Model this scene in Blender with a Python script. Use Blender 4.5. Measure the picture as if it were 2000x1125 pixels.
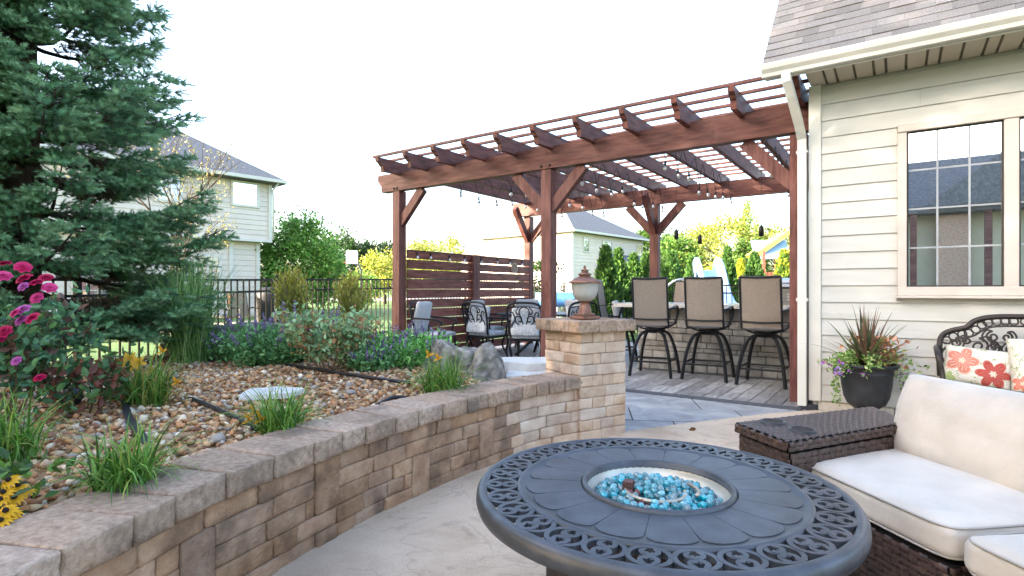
import bpy, bmesh, math, random
import numpy as np
from mathutils import Vector, Matrix, noise as mnoise
PI = math.pi
rnd = random.Random(7)
nr = np.random.default_rng(11)
for o in list(bpy.data.objects): bpy.data.objects.remove(o)
S = bpy.context.scene
C = S.collection
# ---------------------------------------------------------------- camera
YAW = math.atan2(755, 1085)
cam = bpy.data.cameras.new('camera'); camo = bpy.data.objects.new('camera', cam); C.objects.link(camo)
camo.location = (0, 0, 1.10); camo.rotation_euler = (PI/2, 0, YAW)
cam.lens = 36*1085/2000; cam.sensor_width = 36; cam.shift_y = 0.00275
cam.clip_start = 0.05; cam.clip_end = 3000
S.camera = camo
# ---------------------------------------------------------------- sky, sun, exposure
SUN_EL = math.radians(19); SUN_TO = Vector((-0.56, -0.83, 0)).normalized()
w = bpy.data.worlds.new('World'); S.world = w; w.use_nodes = True
nt = w.node_tree; nt.nodes.clear()
sky = nt.nodes.new('ShaderNodeTexSky'); sky.sky_type = 'NISHITA'; sky.sun_disc = False
sky.sun_elevation = SUN_EL; sky.sun_rotation = math.atan2(SUN_TO.x, SUN_TO.y)
sky.air_density = 1.0; sky.dust_density = 4.0; sky.ozone_density = 1.0
bg = nt.nodes.new('ShaderNodeBackground'); bg.inputs[1].default_value = 0.15
wo = nt.nodes.new('ShaderNodeOutputWorld')
nt.links.new(sky.outputs[0], bg.inputs[0]); nt.links.new(bg.outputs[0], wo.inputs[0])
sl = bpy.data.lights.new('sun', 'SUN'); sl.energy = 3.4; sl.angle = math.radians(0.6); sl.color = (1.0, 0.86, 0.68)
so = bpy.data.objects.new('sun', sl); C.objects.link(so)
sd = -(SUN_TO*math.cos(SUN_EL) + Vector((0, 0, math.sin(SUN_EL))))
so.rotation_euler = sd.to_track_quat('-Z', 'Y').to_euler(); so.location = (-20, -30, 20)
S.view_settings.view_transform = 'Standard'; S.view_settings.look = 'None'
S.view_settings.exposure = 2.95; S.view_settings.gamma = 1.0; S.view_settings.use_curve_mapping = False
S.render.engine = 'CYCLES'
S.render.resolution_x = 1024; S.render.resolution_y = 576
S.cycles.max_bounces = 7; S.cycles.transparent_max_bounces = 8; S.cycles.caustics_reflective = False; S.cycles.caustics_refractive = False

FW = Vector((-math.sin(YAW), math.cos(YAW), 0)); RT = Vector((math.cos(YAW), math.sin(YAW), 0))
def cw(x, d, z=0.0):                      # a point x metres right of the camera and d metres ahead of it
    v = RT*x + FW*d; return Vector((v.x, v.y, z))
def pw(px, d, z=0.0): return cw((px-1000)/1085*d, d, z)
# ---------------------------------------------------------------- materials
MATS = {}
def hexc(s):
    r = []
    for i in (0, 2, 4):
        c = int(s[i:i+2], 16)/255
        r.append(c/12.92 if c <= 0.04045 else ((c+0.055)/1.055)**2.4)
    return (*r, 1)
def c3(c): return (c[0], c[1], c[2], 1) if not isinstance(c, str) else hexc(c)
def M(name, cols, scale=6, detail=5, rough=0.8, bump=0.0, bscale=40, rv=0.0, rh=0.0, metal=0.0, spec=0.4, stretch=None,
      coord='pos', stain=None, trans=0.0, vcol=False, coat=0.0, bdetail=4, dist=0.0, sheen=0.0, vein=None):
    if name in MATS: return MATS[name]
    m = bpy.data.materials.new(name); m.use_nodes = True
    t = m.node_tree; N = t.nodes; L = t.links; b = N['Principled BSDF']
    b.inputs['Roughness'].default_value = rough; b.inputs['Metallic'].default_value = metal
    b.inputs['Specular IOR Level'].default_value = spec
    b.inputs['Coat Weight'].default_value = coat
    b.inputs['Sheen Weight'].default_value = sheen
    if coord == 'pos': vec = N.new('ShaderNodeNewGeometry').outputs['Position']
    else: vec = N.new('ShaderNodeTexCoord').outputs['Object']
    if stretch:
        mp = N.new('ShaderNodeMapping'); mp.inputs['Scale'].default_value = stretch
        L.new(vec, mp.inputs['Vector']); vec = mp.outputs[0]
    n = N.new('ShaderNodeTexNoise'); n.inputs['Scale'].default_value = scale; n.inputs['Detail'].default_value = detail
    n.inputs['Roughness'].default_value = 0.6; n.inputs['Distortion'].default_value = dist
    L.new(vec, n.inputs['Vector'])
    r = N.new('ShaderNodeValToRGB'); L.new(n.outputs['Fac'], r.inputs['Fac'])
    e = r.color_ramp.elements
    k = len(cols)
    if k == 1: cols = [cols[0], cols[0]]; k = 2
    while len(e) < k: e.new(0.5)
    for i, c in enumerate(cols):
        e[i].position = 0.28 + 0.44*i/(k-1); e[i].color = c3(c)
    col = r.outputs['Color']
    if stain:
        sc, amt, scol = stain
        n2 = N.new('ShaderNodeTexNoise'); n2.inputs['Scale'].default_value = sc; n2.inputs['Detail'].default_value = 4
        L.new(vec, n2.inputs['Vector'])
        mr = N.new('ShaderNodeMapRange'); mr.inputs['From Min'].default_value = 0.48; mr.inputs['From Max'].default_value = 0.68
        mr.inputs['To Max'].default_value = amt
        L.new(n2.outputs['Fac'], mr.inputs['Value'])
        mx = N.new('ShaderNodeMix'); mx.data_type = 'RGBA'
        L.new(mr.outputs[0], mx.inputs['Factor']); L.new(col, mx.inputs['A']); mx.inputs['B'].default_value = c3(scol)
        col = mx.outputs['Result']
    if vcol:
        a = N.new('ShaderNodeAttribute'); a.attribute_name = 'Col'
        mx = N.new('ShaderNodeMix'); mx.data_type = 'RGBA'; mx.blend_type = 'MULTIPLY'; mx.inputs['Factor'].default_value = 1
        L.new(col, mx.inputs['A']); L.new(a.outputs['Color'], mx.inputs['B']); col = mx.outputs['Result']
    if rv or rh:
        oi = N.new('ShaderNodeObjectInfo'); hs = N.new('ShaderNodeHueSaturation')
        m1 = N.new('ShaderNodeMapRange'); m1.inputs['To Min'].default_value = 1-rv; m1.inputs['To Max'].default_value = 1+rv
        L.new(oi.outputs['Random'], m1.inputs['Value']); L.new(m1.outputs[0], hs.inputs['Value'])
        if rh:
            mm = N.new('ShaderNodeMath'); mm.operation = 'MULTIPLY'; mm.inputs[1].default_value = 7.31
            fr = N.new('ShaderNodeMath'); fr.operation = 'FRACT'
            m2 = N.new('ShaderNodeMapRange'); m2.inputs['To Min'].default_value = 1-rh*8; m2.inputs['To Max'].default_value = 1+rh*4
            L.new(oi.outputs['Random'], mm.inputs[0]); L.new(mm.outputs[0], fr.inputs[0]); L.new(fr.outputs[0], m2.inputs['Value'])
            L.new(m2.outputs[0], hs.inputs['Saturation'])
        L.new(col, hs.inputs['Color']); col = hs.outputs['Color']
    L.new(col, b.inputs['Base Color'])
    if bump:
        n3 = N.new('ShaderNodeTexNoise'); n3.inputs['Scale'].default_value = bscale; n3.inputs['Detail'].default_value = bdetail
        L.new(vec, n3.inputs['Vector'])
        bp = N.new('ShaderNodeBump'); bp.inputs['Strength'].default_value = bump; bp.inputs['Distance'].default_value = 0.01
        L.new(n3.outputs['Fac'], bp.inputs['Height']); L.new(bp.outputs[0], b.inputs['Normal'])
    if trans:
        tr = N.new('ShaderNodeBsdfTranslucent'); L.new(col, tr.inputs['Color'])
        ms = N.new('ShaderNodeMixShader'); ms.inputs[0].default_value = trans
        L.new(b.outputs[0], ms.inputs[1]); L.new(tr.outputs[0], ms.inputs[2]); L.new(ms.outputs[0], N['Material Output'].inputs[0])
    if vein:
        sc, amt, vc = vein
        n4 = N.new('ShaderNodeTexNoise'); n4.inputs['Scale'].default_value = sc; n4.inputs['Detail'].default_value = 5; n4.inputs['Distortion'].default_value = 0.5
        L.new(vec, n4.inputs['Vector'])
        q1 = N.new('ShaderNodeMath'); q1.operation = 'SUBTRACT'; q1.inputs[1].default_value = 0.5; L.new(n4.outputs['Fac'], q1.inputs[0])
        q2 = N.new('ShaderNodeMath'); q2.operation = 'ABSOLUTE'; L.new(q1.outputs[0], q2.inputs[0])
        q3 = N.new('ShaderNodeMapRange'); q3.inputs['From Min'].default_value = 0.0; q3.inputs['From Max'].default_value = 0.012; q3.inputs['To Min'].default_value = amt; q3.inputs['To Max'].default_value = 0.0
        L.new(q2.outputs[0], q3.inputs['Value'])
        mv = N.new('ShaderNodeMix'); mv.data_type = 'RGBA'; L.new(q3.outputs[0], mv.inputs['Factor']); L.new(col, mv.inputs['A']); mv.inputs['B'].default_value = c3(vc)
        n5 = N.new('ShaderNodeTexNoise'); n5.inputs['Scale'].default_value = 230; n5.inputs['Detail'].default_value = 2; L.new(vec, n5.inputs['Vector'])
        m5 = N.new('ShaderNodeMapRange'); m5.inputs['From Min'].default_value = 0.3; m5.inputs['From Max'].default_value = 0.7; m5.inputs['To Min'].default_value = 0.86; m5.inputs['To Max'].default_value = 1.12; L.new(n5.outputs['Fac'], m5.inputs['Value'])
        hs2 = N.new('ShaderNodeHueSaturation'); L.new(mv.outputs['Result'], hs2.inputs['Color']); L.new(m5.outputs[0], hs2.inputs['Value'])
        L.new(hs2.outputs['Color'], b.inputs['Base Color'])
    MATS[name] = m
    return m
# ---------------------------------------------------------------- object helpers
def tag(o, label=None, cat=None, group=None, kind=None):
    if label: o['label'] = label
    if cat: o['category'] = cat
    if group: o['group'] = group
    if kind: o['kind'] = kind
    return o
def empty(name, label, cat, loc=(0, 0, 0), rz=0.0, group=None):
    o = bpy.data.objects.new(name, None); C.objects.link(o); o.location = loc; o.rotation_euler = (0, 0, rz)
    o.empty_display_size = 0.1
    return tag(o, label, cat, group)
def link(name, me, m=None, parent=None):
    o = bpy.data.objects.new(name, me); C.objects.link(o)
    if m is not None and not me.materials: me.materials.append(m)
    if parent is not None: o.parent = parent
    return o
def child(name, me, parent, loc=(0, 0, 0), rot=(0, 0, 0), scale=(1, 1, 1)):
    o = bpy.data.objects.new(name, me); C.objects.link(o); o.parent = parent
    o.location = loc; o.rotation_euler = rot; o.scale = scale
    return o
def copy_tree(o, parent=None):
    c = o.copy(); C.objects.link(c); c.parent = parent
    for ch in list(o.children): copy_tree(ch, c)
    return c
def smooth(me, ang=None):
    for p in me.polygons: p.use_smooth = True
    return me
class B:                                   # collects shapes into one mesh
    def __init__(s): s.v = []; s.f = []; s.sm = []
    def add(s, v, f, sm=False, M4=None):
        k = len(s.v)
        s.v += [tuple(M4 @ Vector(p)) for p in v] if M4 is not None else [tuple(p) for p in v]
        s.f += [tuple(i+k for i in q) for q in f]; s.sm += [sm]*len(f)
        return s
    def box(s, c, d, M4=None, bev=0.0, rz=0.0):
        x, y, z = d[0]/2, d[1]/2, d[2]/2
        if bev:
            bm = bmesh.new(); bmesh.ops.create_cube(bm, size=1)
            for q in bm.verts: q.co = Vector((q.co.x*d[0], q.co.y*d[1], q.co.z*d[2]))
            bmesh.ops.bevel(bm, geom=bm.edges[:], offset=bev, segments=1, affect='EDGES', profile=0.5)
            bm.verts.index_update()
            vs = [q.co.copy() for q in bm.verts]; fs = [[q.index for q in g.verts] for g in bm.faces]; bm.free()
        else:
            vs = [Vector(p) for p in ((-x,-y,-z),(x,-y,-z),(x,y,-z),(-x,y,-z),(-x,-y,z),(x,-y,z),(x,y,z),(-x,y,z))]
            fs = [(0,3,2,1),(4,5,6,7),(0,1,5,4),(1,2,6,5),(2,3,7,6),(3,0,4,7)]
        T = Matrix.Translation(Vector(c)) @ Matrix.Rotation(rz, 4, 'Z')
        if M4 is not None: T = M4 @ T
        return s.add(vs, fs, False, T)
    def bar(s, a, b, wd, hg=None, up=(0, 0, 1)):       # rectangular bar from a to b
        a = Vector(a); b = Vector(b); hg = hg or wd
        d = b-a; l = d.length; d.normalize(); u = Vector(up); x = d.cross(u)
        if x.length < 1e-4: x = d.cross(Vector((0, 1, 0)))
        x.normalize(); u = x.cross(d)
        vs = []
        for p in (a, b):
            for i, j in ((-1,-1),(1,-1),(1,1),(-1,1)): vs.append(p+x*(i*wd/2)+u*(j*hg/2))
        return s.add(vs, [(3,2,1,0),(4,5,6,7),(0,1,5,4),(1,2,6,5),(2,3,7,6),(3,0,4,7)])
    def tube(s, pts, r, n=8, closed=False, cap=True, flat=None):    # r: number or list; flat=(width,height) gives a flat strip
        pts = [Vector(p) for p in pts]; m = len(pts)
        vs = []; fs = []; pu = None
        for i, p in enumerate(pts):
            if closed: d = pts[(i+1) % m]-pts[i-1]
            else: d = pts[min(i+1, m-1)]-pts[max(i-1, 0)]
            d.normalize()
            if pu is None:
                u = Vector((0, 0, 1)) if abs(d.z) < 0.9 else Vector((1, 0, 0))
            else: u = pu
            u = (u-d*u.dot(d)); u.normalize(); x = d.cross(u); pu = u
            rr = r[i] if isinstance(r, (list, tuple)) else r
            for j in range(n):
                a = 2*PI*j/n + (PI/4 if n == 4 else 0)
                if flat: vs.append(p+x*math.cos(a)*flat[0]*0.7071+u*math.sin(a)*flat[1]*0.7071)
                else: vs.append(p+x*math.cos(a)*rr+u*math.sin(a)*rr)
        q = m if closed else m-1
        for i in range(q):
            for j in range(n):
                fs.append((i*n+j, i*n+(j+1) % n, ((i+1) % m)*n+(j+1) % n, ((i+1) % m)*n+j))
        if cap and not closed:
            fs.append(tuple(range(n))[::-1]); fs.append(tuple((m-1)*n+j for j in range(n)))
        return s.add(vs, fs, n > 4)
    def lathe(s, prof, n=24, c=(0, 0, 0), cap=False):
        vs = []; fs = []; m = len(prof)
        for r, z in prof:
            for j in range(n):
                a = 2*PI*j/n; vs.append((c[0]+r*math.cos(a), c[1]+r*math.sin(a), c[2]+z))
        for i in range(m-1):
            for j in range(n): fs.append((i*n+j, i*n+(j+1) % n, (i+1)*n+(j+1) % n, (i+1)*n+j))
        if cap: fs.append(tuple(range(n))[::-1]); fs.append(tuple((m-1)*n+j for j in range(n)))
        return s.add(vs, fs, True)
    def prism(s, poly, h0, h1, axis='z', M4=None):    # polygon extruded along an axis
        n = len(poly)
        def P(a, b, h): return (a, b, h) if axis == 'z' else ((h, a, b) if axis == 'x' else (a, h, b))
        vs = [P(a, b, h0) for a, b in poly]+[P(a, b, h1) for a, b in poly]
        fs = [tuple(range(n))[::-1], tuple(range(n, 2*n))]+[(i, (i+1) % n, n+(i+1) % n, n+i) for i in range(n)]
        return s.add(vs, fs, False, M4)
    def mesh(s, name, m):
        me = bpy.data.meshes.new(name); me.from_pydata(s.v, [], s.f)
        for p, q in zip(me.polygons, s.sm): p.use_smooth = q
        bm = bmesh.new(); bm.from_mesh(me); bmesh.ops.recalc_face_normals(bm, faces=bm.faces); bm.to_mesh(me); bm.free()
        me.materials.append(m)
        return me
    def obj(s, name, m, parent=None, **kw):
        o = link(name, s.mesh(name, m), None, parent)
        if kw: tag(o, **kw)
        return o
def npmesh(name, V, F, m, parent=None, col=None, sm=False):        # big meshes from arrays
    V = np.ascontiguousarray(V, dtype=np.float32).reshape(-1, 3); F = np.ascontiguousarray(F, dtype=np.int32)
    me = bpy.data.meshes.new(name); nf, k = F.shape
    me.vertices.add(len(V)); me.vertices.foreach_set('co', V.ravel())
    me.loops.add(nf*k); me.loops.foreach_set('vertex_index', F.ravel())
    me.polygons.add(nf); me.polygons.foreach_set('loop_start', np.arange(nf, dtype=np.int32)*k)
    try: me.polygons.foreach_set('loop_total', np.full(nf, k, dtype=np.int32))
    except Exception: pass
    me.polygons.foreach_set('use_smooth', np.full(nf, sm))
    if col is not None:
        a = me.color_attributes.new('Col', 'FLOAT_COLOR', 'POINT')
        cc = np.ones((len(V), 4), dtype=np.float32); cc[:, :3] = col
        a.data.foreach_set('color', cc.ravel())
    me.update(calc_edges=True); me.validate()
    me.materials.append(m)
    return link(name, me, None, parent)
def frames(D, roll=None):
    """rotation matrices whose third column is D (n,3), random roll"""
    D = D/np.linalg.norm(D, axis=1, keepdims=True); n = len(D)
    ref = np.where(np.abs(D[:, 2:3]) < 0.95, np.array([[0, 0, 1.]]), np.array([[1., 0, 0]]))
    X = np.cross(ref, D); X /= np.linalg.norm(X, axis=1, keepdims=True); Y = np.cross(D, X)
    a = nr.uniform(0, 2*PI, n) if roll is None else roll
    ca, sa = np.cos(a)[:, None], np.sin(a)[:, None]
    return np.stack([X*ca+Y*sa, -X*sa+Y*ca, D], axis=2)
def scatter(name, tv, tf, P, R, s, m, parent=None, col=None, sm=False):
    """copies of a template (tv, tf) at P with rotation R and scale s (n,) or (n,3)"""
    tv = np.asarray(tv, float); tf = np.asarray(tf); n = len(P); k = len(tv)
    s = np.asarray(s, float)
    if s.ndim == 1: s = np.repeat(s[:, None], 3, 1)
    V = np.einsum('nij,nkj->nki', R, tv[None]*s[:, None, :])+P[:, None, :]
    F = (tf[None]+(np.arange(n)*k)[:, None, None]).reshape(-1, tf.shape[1])
    cc = None if col is None else np.repeat(col, k, axis=0)
    return npmesh(name, V, F, m, parent, cc, sm)
def rdir(n, zmin=-1, zmax=1):
    z = nr.uniform(zmin, zmax, n); a = nr.uniform(0, 2*PI, n); r = np.sqrt(1-z*z)
    return np.stack([r*np.cos(a), r*np.sin(a), z], 1)
LEAF_V = [(0, 0, 0), (0.28, 0.10, 0.35), (0, -0.04, 0.4), (-0.28, 0.10, 0.35), (0.22, 0.08, 0.72), (-0.22, 0.08, 0.72), (0, 0, 1.0)]
LEAF_F = [(0, 1, 2), (0, 2, 3), (1, 4, 2), (2, 4, 6), (2, 6, 5), (2, 5, 3)]
def catmull(P, n):
    P = [Vector(p) for p in P]; out = []
    Q = [2*P[0]-P[1]]+P+[2*P[-1]-P[-2]]
    for i in range(1, len(Q)-2):
        a, b, c, d = Q[i-1:i+3]
        for k in range(n):
            t = k/n
            out.append(0.5*((2*b)+(c-a)*t+(2*a-5*b+4*c-d)*t*t+(3*b-a-3*c+d)*t**3))
    out.append(P[-1]); return out
def rough_box(seed, amp=0.03, bev=0.07, cuts=2):        # a unit block with worn edges
    bm = bmesh.new(); bmesh.ops.create_cube(bm, size=1)
    bmesh.ops.bevel(bm, geom=bm.edges[:], offset=bev, segments=2, affect='EDGES', profile=0.6)
    bmesh.ops.subdivide_edges(bm, edges=[e for e in bm.edges if e.calc_length() > 0.5], cuts=cuts, use_grid_fill=True)
    for v in bm.verts:
        d = mnoise.noise_vector(v.co*3.1+Vector((seed*7.7, seed*3.1, 0)))
        v.co += Vector((d.x, d.y, d.z))*amp
    me = bpy.data.meshes.new('block'); bm.to_mesh(me); bm.free()
    return smooth(me)
def stone_mesh(seed, sub=2, amp=0.25, sharp=False):
    bm = bmesh.new(); bmesh.ops.create_icosphere(bm, subdivisions=sub, radius=1)
    for v in bm.verts:
        q = v.co*1.3+Vector((seed*5.3, seed*2.1, seed))
        v.co += v.co*(mnoise.noise(q)*amp+mnoise.noise(q*2.7)*amp*0.45+mnoise.noise(q*6)*amp*0.18)
    me = bpy.data.meshes.new('stone'); bm.to_mesh(me); bm.free()
    return me if sharp else smooth(me)
# ================================================================ materials in use
m_lawn = M('lawn_grass', ['3f5a2c', '4d6a36', '5f7840'], scale=3, detail=8, rough=0.95, bump=0.6, bscale=60, stain=(0.35, 0.5, '6f7a48'))
m_tan = M('stamped_concrete', ['a9937c', 'c0ab95', 'cdbaa5'], scale=2.2, detail=9, rough=0.75, bump=0.35, bscale=9, bdetail=9, stain=(1.3, 0.45, '9c8b7a'), dist=0.6, vein=(2.3, 0.28, '6f6459'))
m_slate = M('slate_slab', ['77777a', '959596', 'afadaa'], scale=3.5, detail=9, rough=0.55, bump=0.45, bscale=11, bdetail=9, rv=0.12, dist=0.8, spec=0.5, vein=(2.5, 0.35, '55565a'))
m_joint = M('slab_joint', ['3c3c3d', '4c4c4c'], rough=0.95)
m_plankA = M('plank_paver', ['6b6866', '8b8886', 'a5a29f'], scale=7, detail=8, rough=0.6, bump=0.3, bscale=30, rv=0.38, stretch=(4, 0.7, 1))
m_aggr = M('dark_aggregate', ['2f3033', '4b4c50', '77777a'], scale=140, detail=2, rough=0.85, bump=0.5, bscale=150)
m_block = M('wall_block', ['7d614b', '9f7e63', 'b6987c'], scale=9, detail=8, rough=0.9, bump=0.9, bscale=55, bdetail=8, rv=0.18, rh=0.015, stain=(7.5, 0.6, '574739'))
m_blockcol = M('column_block', ['a98c77', 'c2aa94', 'd2bfab'], scale=8, detail=8, rough=0.9, bump=0.5, bscale=85, rv=0.13, rh=0.03, stain=(7, 0.45, 'a8846c'))
m_cap = M('cap_stone', ['806857', 'a08874', 'b9a08c'], scale=42, detail=9, rough=0.92, bump=0.6, bscale=130, rv=0.15, rh=0.015, stain=(4.5, 0.6, '5e5148'))
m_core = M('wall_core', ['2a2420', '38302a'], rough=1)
m_red = M('stained_cedar', ['45231f', '633a34', '7c504a'], scale=5, detail=7, rough=0.6, bump=0.25, bscale=45, rv=0.12, stretch=(5, 5, 0.7), coord='pos', spec=0.35, stain=(2.2, 0.35, '8a625b'))
m_redx = M('stained_cedar_beam', ['452420', '643a33', '7f5349'], scale=5, detail=7, rough=0.6, bump=0.25, bscale=45, rv=0.1, stretch=(0.8, 4, 5), spec=0.35, stain=(2.2, 0.4, '8a6259'))
m_redy = M('stained_cedar_rafter', ['47231d', '653a31', '805046'], scale=5, detail=7, rough=0.6, bump=0.25, bscale=45, rv=0.14, stretch=(4, 0.8, 5), spec=0.35)
m_iron = M('black_iron', ['101113', '1b1c1f'], rough=0.5, metal=0.3, spec=0.5)
m_siding = M('painted_siding', ['b3b1aa', 'bcbab4', 'c3c1bb'], scale=2.5, detail=6, rough=0.55, bump=0.08, bscale=60, rv=0.02, stretch=(0.6, 1, 6))
m_trim = M('white_trim', ['c6c3ba', 'd2cfc7'], scale=3, rough=0.5)
m_wtrim = M('window_frame', ['b9aea4', 'c6bcb3'], scale=4, rough=0.5)
m_soffit = M('soffit_metal', ['a69c8a', 'b2a897'], scale=3, rough=0.45)
m_groove = M('soffit_groove', ['5f584b', '6b6355'], rough=0.7)
m_shing = M('asphalt_shingle', ['5c5856', '787472', '96908c'], scale=170, detail=3, rough=0.95, bump=0.6, bscale=190, rv=0.22, rh=0.03)
m_roofplain = M('roof_sheet', ['56565a', '66666a', '7d7c7e'], scale=14, detail=8, rough=0.95, bump=0.4, bscale=40)
m_found = M('foundation_stone', ['b5ac9f', 'c9c1b5', 'd6cfc4'], scale=9, detail=7, rough=0.85, bump=0.4, bscale=50, rv=0.08)
def glassy(name, col, fac, rough=0.01):
    m = bpy.data.materials.new(name); m.use_nodes = True; N = m.node_tree.nodes; L = m.node_tree.links
    b = N['Principled BSDF']; b.inputs['Base Color'].default_value = c3(col); b.inputs['Roughness'].default_value = 0.3
    g = N.new('ShaderNodeBsdfGlossy'); g.inputs['Roughness'].default_value = rough; g.inputs['Color'].default_value = (0.95, 0.97, 1, 1)
    x = N.new('ShaderNodeMixShader'); x.inputs[0].default_value = fac
    L.new(b.outputs[0], x.inputs[1]); L.new(g.outputs[0], x.inputs[2]); L.new(x.outputs[0], N['Material Output'].inputs[0])
    return m
m_pane = glassy('window_glass', (0.03, 0.035, 0.04), 0.72)
m_panefar = glassy('far_window_glass', (0.10, 0.12, 0.13), 0.35)
# ================================================================ ground
def sheet(name, poly, z, m, parent=None):
    me = bpy.data.meshes.new(name); me.from_pydata([(x, y, z) for x, y in poly], [], [tuple(range(len(poly)))])
    o = link(name, me, m, parent)
    if parent is None: tag(o, kind='structure')
    return o
sheet('lawn', [(-900, -900), (900, -900), (900, 900), (-900, 900)], 0.0, m_lawn)
sheet('patio_base', [(-6.9, 4.4), (-3.4, 3.7), (-2.0, 3.0), (3.2, 3.0), (3.2, 11.5), (-6.9, 11.5)], 0.006, m_joint)
tan_line = [(-1.95, 3.6), (-1.72, 4.0), (-1.49, 4.42), (-1.252, 4.81), (-0.944, 5.30), (-0.62, 5.70)]
sheet('patio_floor', [(-0.8, -6), (3.3, -6), (3.3, 5.70)]+tan_line[::-1]+[(-2.2, 3.4), (-2.2, 1.0), (-1.9, 0.2), (-1.4, -1.2)], 0.020, m_tan)
slate = bpy.data.objects.new('slate_paving', None); C.objects.link(slate); tag(slate, kind='structure')
ang = math.radians(27)
for i in range(-6, 16):
    y = i*0.52+rnd.uniform(-0.02, 0.02); x = -6.5+rnd.uniform(0, 0.4)
    while x < 6.5:
        L_ = rnd.choice([0.52, 0.7, 0.95])
        cx_, cy_ = x+L_/2, y+0.26
        wx = -2.6+cx_*math.cos(ang)-cy_*math.sin(ang); wy = 5.2+cx_*math.sin(ang)+cy_*math.cos(ang)
        if -6.8 < wx < -0.35 and 3.5 < wy < 11.3 and not (-2.7 < wx < -1.1 and 6.0 < wy < 7.2) and (wy-4.0) > 1.57*(wx+1.72)-0.9 and not (wx > -0.9 and wy > 6.3):
            b = B(); b.box((0, 0, 0), (L_-0.012, 0.508, 0.02), bev=0.004)
            o = b.obj('slate_slab', m_slate, slate); o.location = (wx, wy, 0.002); o.rotation_euler = (0, 0, ang)
        x += L_
planks = bpy.data.objects.new('plank_paving', None); C.objects.link(planks); tag(planks, kind='structure')
sheet('plank_bed', [(-3.0, 5.63), (-0.72, 5.63), (-0.72, 7.5), (-3.0, 7.5)], 0.014, m_joint, planks)
pw_ = 0.148; i = 0
plmesh = {}
x = -2.98
while x < -0.80:
    y = 5.76-rnd.uniform(0, 0.5)
    while y < 7.30:
        l = 0.62
        y0, y1 = max(y, 5.76), min(y+l, 7.30)
        if y1-y0 > 0.06:
            b = B(); b.box((0, 0, 0), (pw_-0.008, y1-y0-0.008, 0.012), bev=0.002)
            o = b.obj('paving_plank', m_plankA, planks); o.location = (x+pw_/2, (y0+y1)/2, 0.014+rnd.uniform(0, 0.0015))
        y += l
    x += pw_
for nm, y0, y1 in (('border_strip', 5.62, 5.755), ('border_strip', 7.305, 7.50)):
    b = B(); b.box((-1.86, (y0+y1)/2, 0.012), (2.27, y1-y0, 0.016)); b.obj(nm, m_aggr, planks)
# ================================================================ the house on the right
YW = 5.72
house = empty('house', 'pale clapboard house with gutter and grid window on the right', 'house', (-0.62, YW, 0))
def hp(o): o.parent = house; o.matrix_parent_inverse = Matrix.Translation((0.62, -YW, 0)); return o
b = B(); b.box((1.87, 8.9, 1.55), (5.03, 6.28, 2.98)); hp(b.obj('wall', m_siding))
BZ = 0.148; z0 = 0.112
WX0, WX1, WZ0, WZ1 = -0.007, 1.45, 1.061, 2.486
def board(x0, x1, z, h, label=None):
    b = B(); y = YW
    b.prism([(y+0.03, z), (y-0.017, z), (y-0.005, z+h), (y+0.03, z+h)], x0, x1, 'x')
    return hp(b.obj('siding_board', m_siding))
i = 0
while z0+i*BZ < 2.95:
    z = z0+i*BZ; h = min(BZ, 2.952-z)-0.002
    if z+h > WZ0+0.02 and z < WZ1-0.02:
        if z < WZ0:
            board(-0.572, WX0-0.001, z, h); board(WX0, 3.4, z, WZ0-z)
        elif z+h > WZ1:
            board(-0.572, WX0-0.001, z, h); board(WX0, 3.4, WZ1, z+h-WZ1)
        else: board(-0.572, WX0-0.001, z, h); board(WX1, 3.4, z, h)
    else:
        j = [0.9, 0.15, 1.1, 0.35][i % 4] if z > WZ1 else 1.9
        board(-0.572, j-0.001, z, h); board(j+0.001, 3.4, z, h)
    i += 1
b = B(); b.box((-0.622, YW-0.006, 1.53), (0.098, 0.05, 2.85), bev=0.003); hp(b.obj('corner_board', m_trim))
for k in range(14):
    xs = -0.60+k*0.29; wdt = 0.28
    b = B(); b.box((xs+wdt/2, YW+0.028, 0.056), (wdt-0.004, 0.06, 0.10), bev=0.008); hp(b.obj('foundation_stone', m_found))
# window
win = hp(bpy.data.objects.new('window', None)); C.objects.link(win)
fw = 0.062
b = B(); yf = YW-0.02
b.box(((WX0+WX1)/2, yf, WZ1-fw/2), (WX1-WX0, 0.07, fw), bev=0.004); b.box(((WX0+WX1)/2, yf, WZ0+fw/2+0.005), (WX1-WX0, 0.07, fw+0.01), bev=0.004)
b.box((WX0+fw/2, yf+0.001, (WZ0+WZ1)/2), (fw, 0.068, WZ1-WZ0-2*fw-0.01)); b.box((WX1-fw/2, yf+0.001, (WZ0+WZ1)/2), (fw, 0.068, WZ1-WZ0-2*fw-0.01))
b.box((0.71, yf+0.002, (WZ0+WZ1)/2), (0.085, 0.064, WZ1-WZ0-2*fw-0.01))
b.obj('window_frame', m_wtrim, win)
b = B(); b.box(((WX0+WX1)/2, YW-0.035, WZ0-0.012), (WX1-WX0+0.03, 0.11, 0.022), bev=0.004); b.obj('sill', m_wtrim, win)
m_munt = M('grey_muntin', ['8d9094', '9da0a4'], rough=0.5)
m_wdark = M('dark_gasket', ['2c2a29', '383534'], rough=0.6)
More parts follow.
